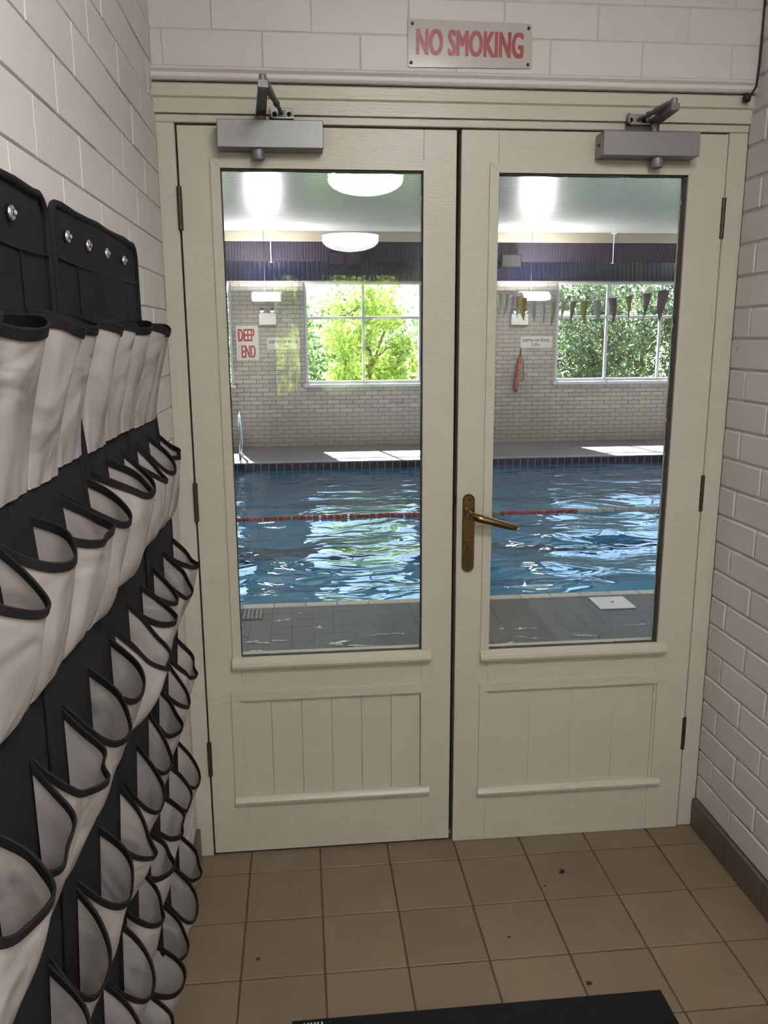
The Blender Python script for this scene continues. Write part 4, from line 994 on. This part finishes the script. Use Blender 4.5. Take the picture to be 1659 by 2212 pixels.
# loudspeaker and ventilation box in the dark band
t = thing('loudspeaker', 'dark grey box loudspeaker on the navy band, seen through the right door', 'speaker', (3.17, YW - 0.2, 2.41))
at(MB().cbox(3.036, 3.312, YW - 0.24, YW - 0.115, 2.405, 2.572, 0.006).build('case', 'speaker'), t)
for k in range(14): at(MB().box(3.052 + k * 0.0178, 3.058 + k * 0.0178, YW - 0.243, YW - 0.239, 2.418, 2.560).build('grille_slat', 'ink'), t)
at(MB().box(3.1, 3.24, YW - 0.12, YW - 0.05, 2.45, 2.53).build('bracket', 'grey'), t)
t = thing('ventilation_box', 'dark grey box on the purple band behind the left pane', 'vent', (0.97, YW - 0.2, 2.42))
at(MB().cbox(0.70, 1.16, YW - 0.22, YW - 0.115, 2.425, 2.60, 0.006).build('case', 'speaker'), t)
at(MB().box(0.72, 0.93, YW - 0.224, YW - 0.219, 2.44, 2.585).box(0.95, 1.14, YW - 0.224, YW - 0.219, 2.44, 2.585).build('front_panel', 'purple'), t)
at(MB().box(0.85, 1.0, YW - 0.12, YW - 0.05, 2.45, 2.56).build('bracket', 'grey'), t)
# ceiling rods
for x, lab in ((-0.042, 'thin white rod hanging from the ceiling above the DEEP END sign'), (4.605, 'thin white rod hanging from the ceiling above the bunting window')):
    t = thing('ceiling_rod', lab, 'rod', (x, YW - 0.17, 2.47), group='thin rods below the pool ceiling')
    at(MB().cyl((x, YW - 0.17, 2.47), (x, YW - 0.17, ZH - 0.001), 0.0055, 8).build('rod', 'white'), t)
    at(MB().cbox(x - 0.035, x + 0.035, YW - 0.185, YW - 0.155, ZH - 0.012, ZH - 0.0005, 0.002).build('ceiling_plate', 'white'), t)
    at(MB().cbox(x - 0.012, x + 0.012, YW - 0.18, YW - 0.14, 2.462, 2.472, 0.001).build('foot', 'white'), t)
# hall floodlights on the far wall, then added ones on the near wall
def flood(x, label, y, s=-1, watt=None, off=0.42):
    t = thing('wall_lamp', label, 'wall lamp', (x, y + s * off, 1.95), group='box lamps along the pool hall walls')
    f = y + s * off; zc = -0.02
    at(MB().prism([(f + s * 0.06, 2.075 + zc), (f + s * 0.20, 2.075 + zc), (f + s * 0.30, 2.02 + zc), (f + s * 0.27, 1.99 + zc), (f + s * 0.06, 1.99 + zc)], 'x', x - 0.175, x + 0.175).build('lens', 'lens'), t)
    at(MB().prism([(f + s * 0.005, 2.09 + zc), (f + s * 0.07, 2.09 + zc), (f + s * 0.07, 1.975 + zc), (f + s * 0.005, 1.975 + zc)], 'x', x - 0.19, x + 0.19).build('housing', 'white'), t)
    for e in (-1, 1):
        at(MB().prism([(f + s * 0.06, 2.085 + zc), (f + s * 0.20, 2.085 + zc), (f + s * 0.31, 2.02 + zc), (f + s * 0.275, 1.98 + zc), (f + s * 0.06, 1.98 + zc)], 'x', x + e * 0.176, x + e * 0.184).build('end_cap', 'white'), t)
    at(MB().cyl((x - 0.02, f + s * 0.04, 2.09 + zc), (x - 0.02, f + s * 0.04, ZH), 0.003, 8).build('suspension_rod', 'grey'), t)
    at(MB().cyl((x, y, 2.03 + zc), (x, f + s * 0.01, 2.03 + zc), 0.012, 10).build('wall_arm', 'grey'), t)
    la = bpy.data.lights.new('lamp_light', 'AREA'); la.shape = 'RECTANGLE'; la.size = 0.33; la.size_y = 0.13; la.energy = watt or HALL_LAMP_WATT; la.color = (1.0, 0.96, 0.90)
    lo = bpy.data.objects.new('lamp_light', la); COL.objects.link(lo); lo.location = (x, f + s * 0.135, 2.082 + zc); lo.rotation_euler = (math.pi, 0, 0)
    at(lo, t)
flood(-0.104, 'glowing box lamp before the far wall above the DEEP END sign', YW)
flood(3.407, 'glowing box lamp before the far wall behind the bunting', YW)
flood(-3.60, 'glowing box lamp at the left end of the far pool wall', YW)
flood(6.75, 'glowing box lamp at the right end of the far pool wall', YW)
for x, lab in ((-2.6, 'added unseen box lamp on the near pool wall, left of the doorway'), (3.1, 'added unseen box lamp on the near pool wall, right of the doorway'), (6.75, 'added unseen box lamp at the right end of the near pool wall')):
    flood(x, lab, 0.24, 1, ADDED_LAMP_WATT)  # unseen lamps, added to brighten the far wall across the pool
# deck fittings
wtile = thing('skimmer_lid', 'square white lid set in the grey deck near the pool edge', 'lid', (2.055, 2.165, 0.0))
at(MB().cbox(1.950, 2.160, 2.060, 2.268, -0.001, 0.006, 0.002).build('plate', 'white'), wtile)
at(MB().lathe([(0.008, 0.0), (0.008, 0.001)], (2.06, 2.17, 0.006), 14).build('finger_hole', 'grey'), wtile)
gr = thing('deck_grate', 'pale perforated drain grate in the deck at the left pane edge', 'grate', (-0.03, 2.2, 0.0))
mb = MB()
gx0, gx1, gy0, gy1 = -0.16, 0.055, 2.115, 2.295
at(MB().cbox(gx0, gx1, gy0, gy1, -0.001, 0.003, 0.001).build('plate', 'deckg'), gr)
hm = MB().lathe([(0.0065, 0.0), (0.005, 0.004), (0.002, 0.006)], (0, 0, 0), 10).mesh('stud', 'steel')
for i in range(9):
    for k in range(6):
        o = at(link('stud', hm), gr); o.location = (gx0 + 0.02 + i * 0.0225, gy0 + 0.022 + k * 0.027, 0.003)
# puddles left on the deck
for i, (x, y, a, b) in enumerate(((0.052, 1.765, 0.075, 0.035), (0.157, 1.779, 0.05, 0.028), (0.361, 1.941, 0.05, 0.03), (0.163, 2.089, 0.06, 0.03), (0.29, 2.19, 0.05, 0.025), (0.719, 1.808, 0.10, 0.03), (0.44, 1.709, 0.12, 0.03), (1.386, 1.815, 0.10, 0.035), (1.424, 1.679, 0.06, 0.03), (1.272, 1.605, 0.09, 0.03), (1.727, 1.671, 0.09, 0.03), (2.038, 1.796, 0.10, 0.03), (0.02, 1.63, 0.12, 0.03), (0.55, 1.66, 0.1, 0.02))):
    r_ = random.Random(i + 40); n_ = 22; V = []; ph = [r_.uniform(0, 6) for _ in range(3)]
    for k in range(n_):
        an = 2 * math.pi * k / n_; rr = 0.7 + 0.3 * math.sin(2 * an + ph[0]) + 0.25 * math.sin(5 * an + ph[1]) + 0.15 * math.sin(8 * an + ph[2])
        V.append((x + a * rr * math.cos(an), y + b * rr * math.sin(an), 0.0006))
    V2 = [(x + (p[0] - x) * 0.8, y + (p[1] - y) * 0.8, 0.0016) for p in V]
    Fq = [tuple(n_ + k for k in range(n_))] + [(k, (k + 1) % n_, n_ + (k + 1) % n_, n_ + k) for k in range(n_)]
    MB().add(V + V2, Fq).build('puddle', 'puddle', dn, True)

# ------------------------------------------------------------------ gardens outside
structure('ground', MB().box(-30, 30, YW + 0.16, 45, -0.4, -0.15).box(-30, 30, -40, YE - 0.12, -0.4, -0.15), 'grass', 'garden ground outside the windows', 'ground')
def tree(name, label, x, y, h, rx, ry, z0, m_, n, size, seed, group, trunk=True):
    r_ = np.random.default_rng(seed)
    t = thing(name, label, 'tree', (x, y, -0.15), group=group)
    nc = 46
    cc = r_.normal(size=(nc, 3)); cc /= np.linalg.norm(cc, axis=1)[:, None]; cc *= r_.uniform(0.35, 1.0, (nc, 1)) ** 0.6
    cen = np.array([x, y, (z0 + h) / 2]); rad = np.array([rx, ry, (h - z0) / 2])
    cl = cen + cc * rad
    idx = r_.integers(0, nc, n)
    p = cl[idx] + r_.normal(size=(n, 3)) * np.array([0.20, 0.20, 0.17]) * max(0.6, rx / 1.6)
    p[:, 2] = np.maximum(p[:, 2], -0.05)
    d = r_.normal(size=(n, 3)); d[:, 2] -= 0.5; d /= np.linalg.norm(d, axis=1)[:, None]
    e = np.cross(d, r_.normal(size=(n, 3))); e /= np.linalg.norm(e, axis=1)[:, None]
    nn = np.cross(d, e); s = size * r_.uniform(0.6, 1.3, (n, 1))
    a = p; b = p + d * s * 0.5 + e * s * 0.27 + nn * s * 0.06; c = p + d * s; f = p + d * s * 0.5 - e * s * 0.27 + nn * s * 0.06
    V = np.stack([a, b, c, f], 1).reshape(-1, 3)
    me = bpy.data.meshes.new('foliage'); me.from_pydata(V.tolist(), [], np.arange(4 * n).reshape(-1, 4).tolist()); me.materials.append(M[m_])
    fo = at(link('foliage', me), t); fo['kind'] = 'stuff'
    mb = MB(); top_ = Vector((x + r_.normal() * 0.1, y, z0 + (h - z0) * 0.6))
    mb.tube([(x, y, -0.2), (x + 0.04, y, z0 * 0.6 + 0.2), top_], [0.09, 0.07, 0.03], 8)
    for k in range(9):
        q = cl[r_.integers(0, nc)]; st = Vector((x, y, 0)).lerp(top_, r_.uniform(0.35, 0.95))
        mb.tube([st, st.lerp(Vector(q), 0.5) + Vector((0, 0, 0.1)), Vector(q)], [0.03, 0.02, 0.008], 6)
    at(mb.build('trunk', 'bark', None, True), t)
    return t
G1 = 'trees beyond the far pool windows'
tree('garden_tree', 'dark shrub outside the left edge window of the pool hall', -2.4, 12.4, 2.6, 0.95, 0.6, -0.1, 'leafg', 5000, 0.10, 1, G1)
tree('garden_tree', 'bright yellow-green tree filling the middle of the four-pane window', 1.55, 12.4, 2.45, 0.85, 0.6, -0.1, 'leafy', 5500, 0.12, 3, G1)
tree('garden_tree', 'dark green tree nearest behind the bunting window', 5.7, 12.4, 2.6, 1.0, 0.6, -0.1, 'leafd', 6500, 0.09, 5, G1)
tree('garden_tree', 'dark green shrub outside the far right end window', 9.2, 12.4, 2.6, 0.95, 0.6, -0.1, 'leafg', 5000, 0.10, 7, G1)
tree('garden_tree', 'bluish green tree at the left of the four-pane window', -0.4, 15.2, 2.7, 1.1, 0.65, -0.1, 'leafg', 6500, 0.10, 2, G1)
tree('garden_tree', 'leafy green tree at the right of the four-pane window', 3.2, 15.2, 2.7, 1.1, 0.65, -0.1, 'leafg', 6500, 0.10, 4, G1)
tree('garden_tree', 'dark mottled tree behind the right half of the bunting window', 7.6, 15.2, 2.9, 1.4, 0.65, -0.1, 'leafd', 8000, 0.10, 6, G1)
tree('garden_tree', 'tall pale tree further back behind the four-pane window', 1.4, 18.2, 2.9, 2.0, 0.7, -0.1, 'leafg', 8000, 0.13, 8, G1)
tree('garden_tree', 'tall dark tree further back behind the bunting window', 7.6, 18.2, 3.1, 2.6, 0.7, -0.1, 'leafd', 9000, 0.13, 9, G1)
G2 = 'trees beyond the corridor windows'
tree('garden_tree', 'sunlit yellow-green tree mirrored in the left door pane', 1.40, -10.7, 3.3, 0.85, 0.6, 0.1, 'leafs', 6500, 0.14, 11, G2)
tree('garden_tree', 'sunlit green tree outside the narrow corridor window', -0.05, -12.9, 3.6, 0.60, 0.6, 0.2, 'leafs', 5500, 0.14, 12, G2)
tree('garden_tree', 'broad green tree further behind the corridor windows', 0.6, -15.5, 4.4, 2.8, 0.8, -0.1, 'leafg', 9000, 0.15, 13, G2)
